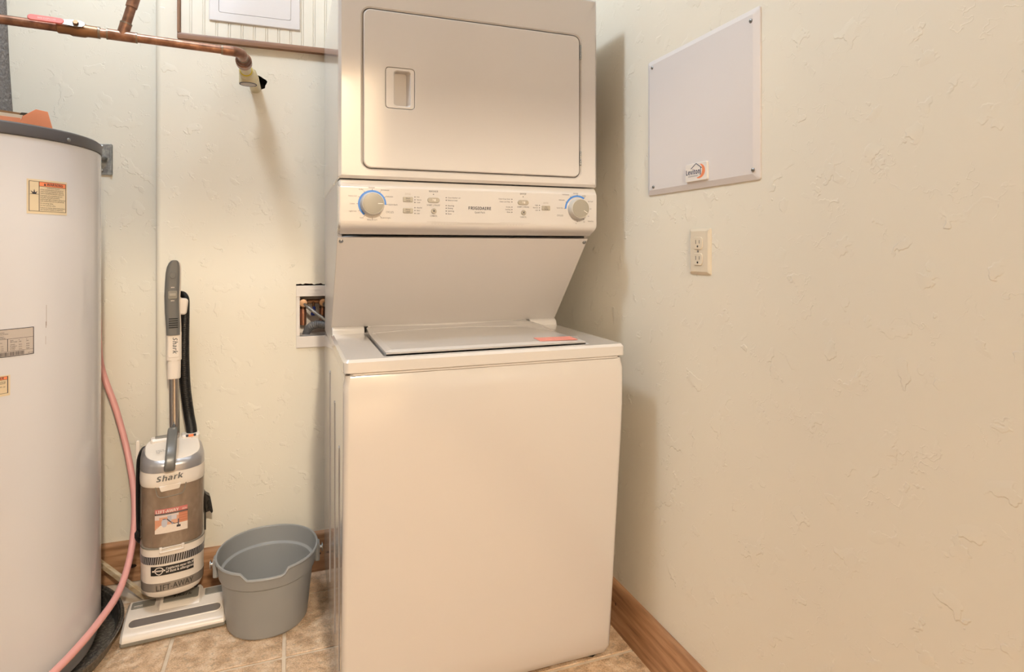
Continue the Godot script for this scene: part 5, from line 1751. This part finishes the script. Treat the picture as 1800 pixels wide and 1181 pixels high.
	b.tube(MB.spline([Vector3(-0.087, 0.262, -0.1), Vector3(-0.091, 0.25, -0.098), Vector3(-0.088, 0.236, -0.1), Vector3(-0.083, 0.228, -0.103)], 5), 0.006, 8)
	b.box(Vector3(-0.09, 0.25, -0.1), Vector3(0.014, 0.016, 0.014), 0.003)
	obj("power_cord", b, M.black_rubber, t)
	# ---- accessory clipped on the right side
	b = MB.new()
	b.extr(PackedVector2Array([Vector2(0.084, 0.352), Vector2(0.09, 0.34), Vector2(0.1, 0.332), Vector2(0.104, 0.31), Vector2(0.108, 0.284), Vector2(0.1045, 0.279), Vector2(0.099, 0.287), Vector2(0.088, 0.285), Vector2(0.084, 0.3)]), -0.105, -0.07, 0.003)
	b.box(Vector3(0.0865, 0.262, -0.09), Vector3(0.006, 0.07, 0.012), 0.002)
	b.tube(PackedVector3Array([Vector3(0.092, 0.318, -0.066), Vector3(0.1, 0.302, -0.066)]), 0.003, 8)
	b.tube(PackedVector3Array([Vector3(0.094, 0.294, -0.066), Vector3(0.099, 0.308, -0.066), Vector3(0.096, 0.325, -0.066)]), 0.0025, 8)
	obj("accessory_tool", b, M.vac_blackish, t)

# the printed picture on the dust cup: a red heading over a room with a canister, a hose and a floor nozzle
func picture() -> ImageTexture:
	var w := 164
	var h := 139
	var im := Image.create(w, h, false, Image.FORMAT_RGB8)
	im.fill(Color(0.86, 0.79, 0.75))
	var rng := RandomNumberGenerator.new()
	rng.seed = 4
	# wooden floor and rug
	for y in range(34, h):
		for x in w:
			var col := Color(0.84, 0.78, 0.75)
			if x > 118 and y < 92: col = Color(0.8, 0.52, 0.4).lerp(Color(0.72, 0.44, 0.33), float((y / 7) % 2) * 0.5)
			elif x < 40 and y > 60 and y < 118 - x: col = Color(0.82, 0.58, 0.46)
			elif y > 92: col = Color(0.9, 0.84, 0.79)
			elif x > 20 and y > 46: col = Color(0.84, 0.63, 0.52)
			im.set_pixel(x, y, col)
	for i in 40:
		var x := rng.randi_range(0, w - 6)
		var y := rng.randi_range(96, h - 4)
		im.fill_rect(Rect2i(x, y, 5, 2), Color(0.86, 0.8, 0.75))
	# trousers of a standing figure, canister, nozzle
	im.fill_rect(Rect2i(62, 42, 20, 34), Color(0.7, 0.7, 0.74))
	im.fill_rect(Rect2i(82, 42, 26, 26), Color(0.8, 0.78, 0.8))
	for y in range(52, 104):
		for x in range(30, 62):
			if pow((x - 46.0) / 15.0, 2) + pow((y - 80.0) / 25.0, 2) < 1.0: im.set_pixel(x, y, Color(0.78, 0.77, 0.8) if (x + y) % 5 else Color(0.6, 0.6, 0.66))
	im.fill_rect(Rect2i(38, 56, 16, 5), Color(0.35, 0.35, 0.42))
	for i in 60:      # hose
		var u := i / 59.0
		im.fill_rect(Rect2i(int(lerpf(58, 112, u)), int(58 + 34 * sin(u * 1.9)), 4, 3), Color(0.16, 0.16, 0.2))
	im.fill_rect(Rect2i(114, 70, 6, 36), Color(0.3, 0.3, 0.36))
	im.fill_rect(Rect2i(108, 104, 20, 12), Color(0.2, 0.2, 0.22))
	im.fill_rect(Rect2i(82, 82, 8, 12), Color(0.55, 0.55, 0.62))
	# heading
	im.fill_rect(Rect2i(0, 0, w, 25), Color(0.79, 0.45, 0.43))
	im.fill_rect(Rect2i(0, 25, w, 9), Color(0.2, 0.17, 0.17))
	for i in 26: im.fill_rect(Rect2i(6 + i * 6, 28, 4, 3), Color(0.62, 0.58, 0.56))
	return ImageTexture.create_from_image(im)
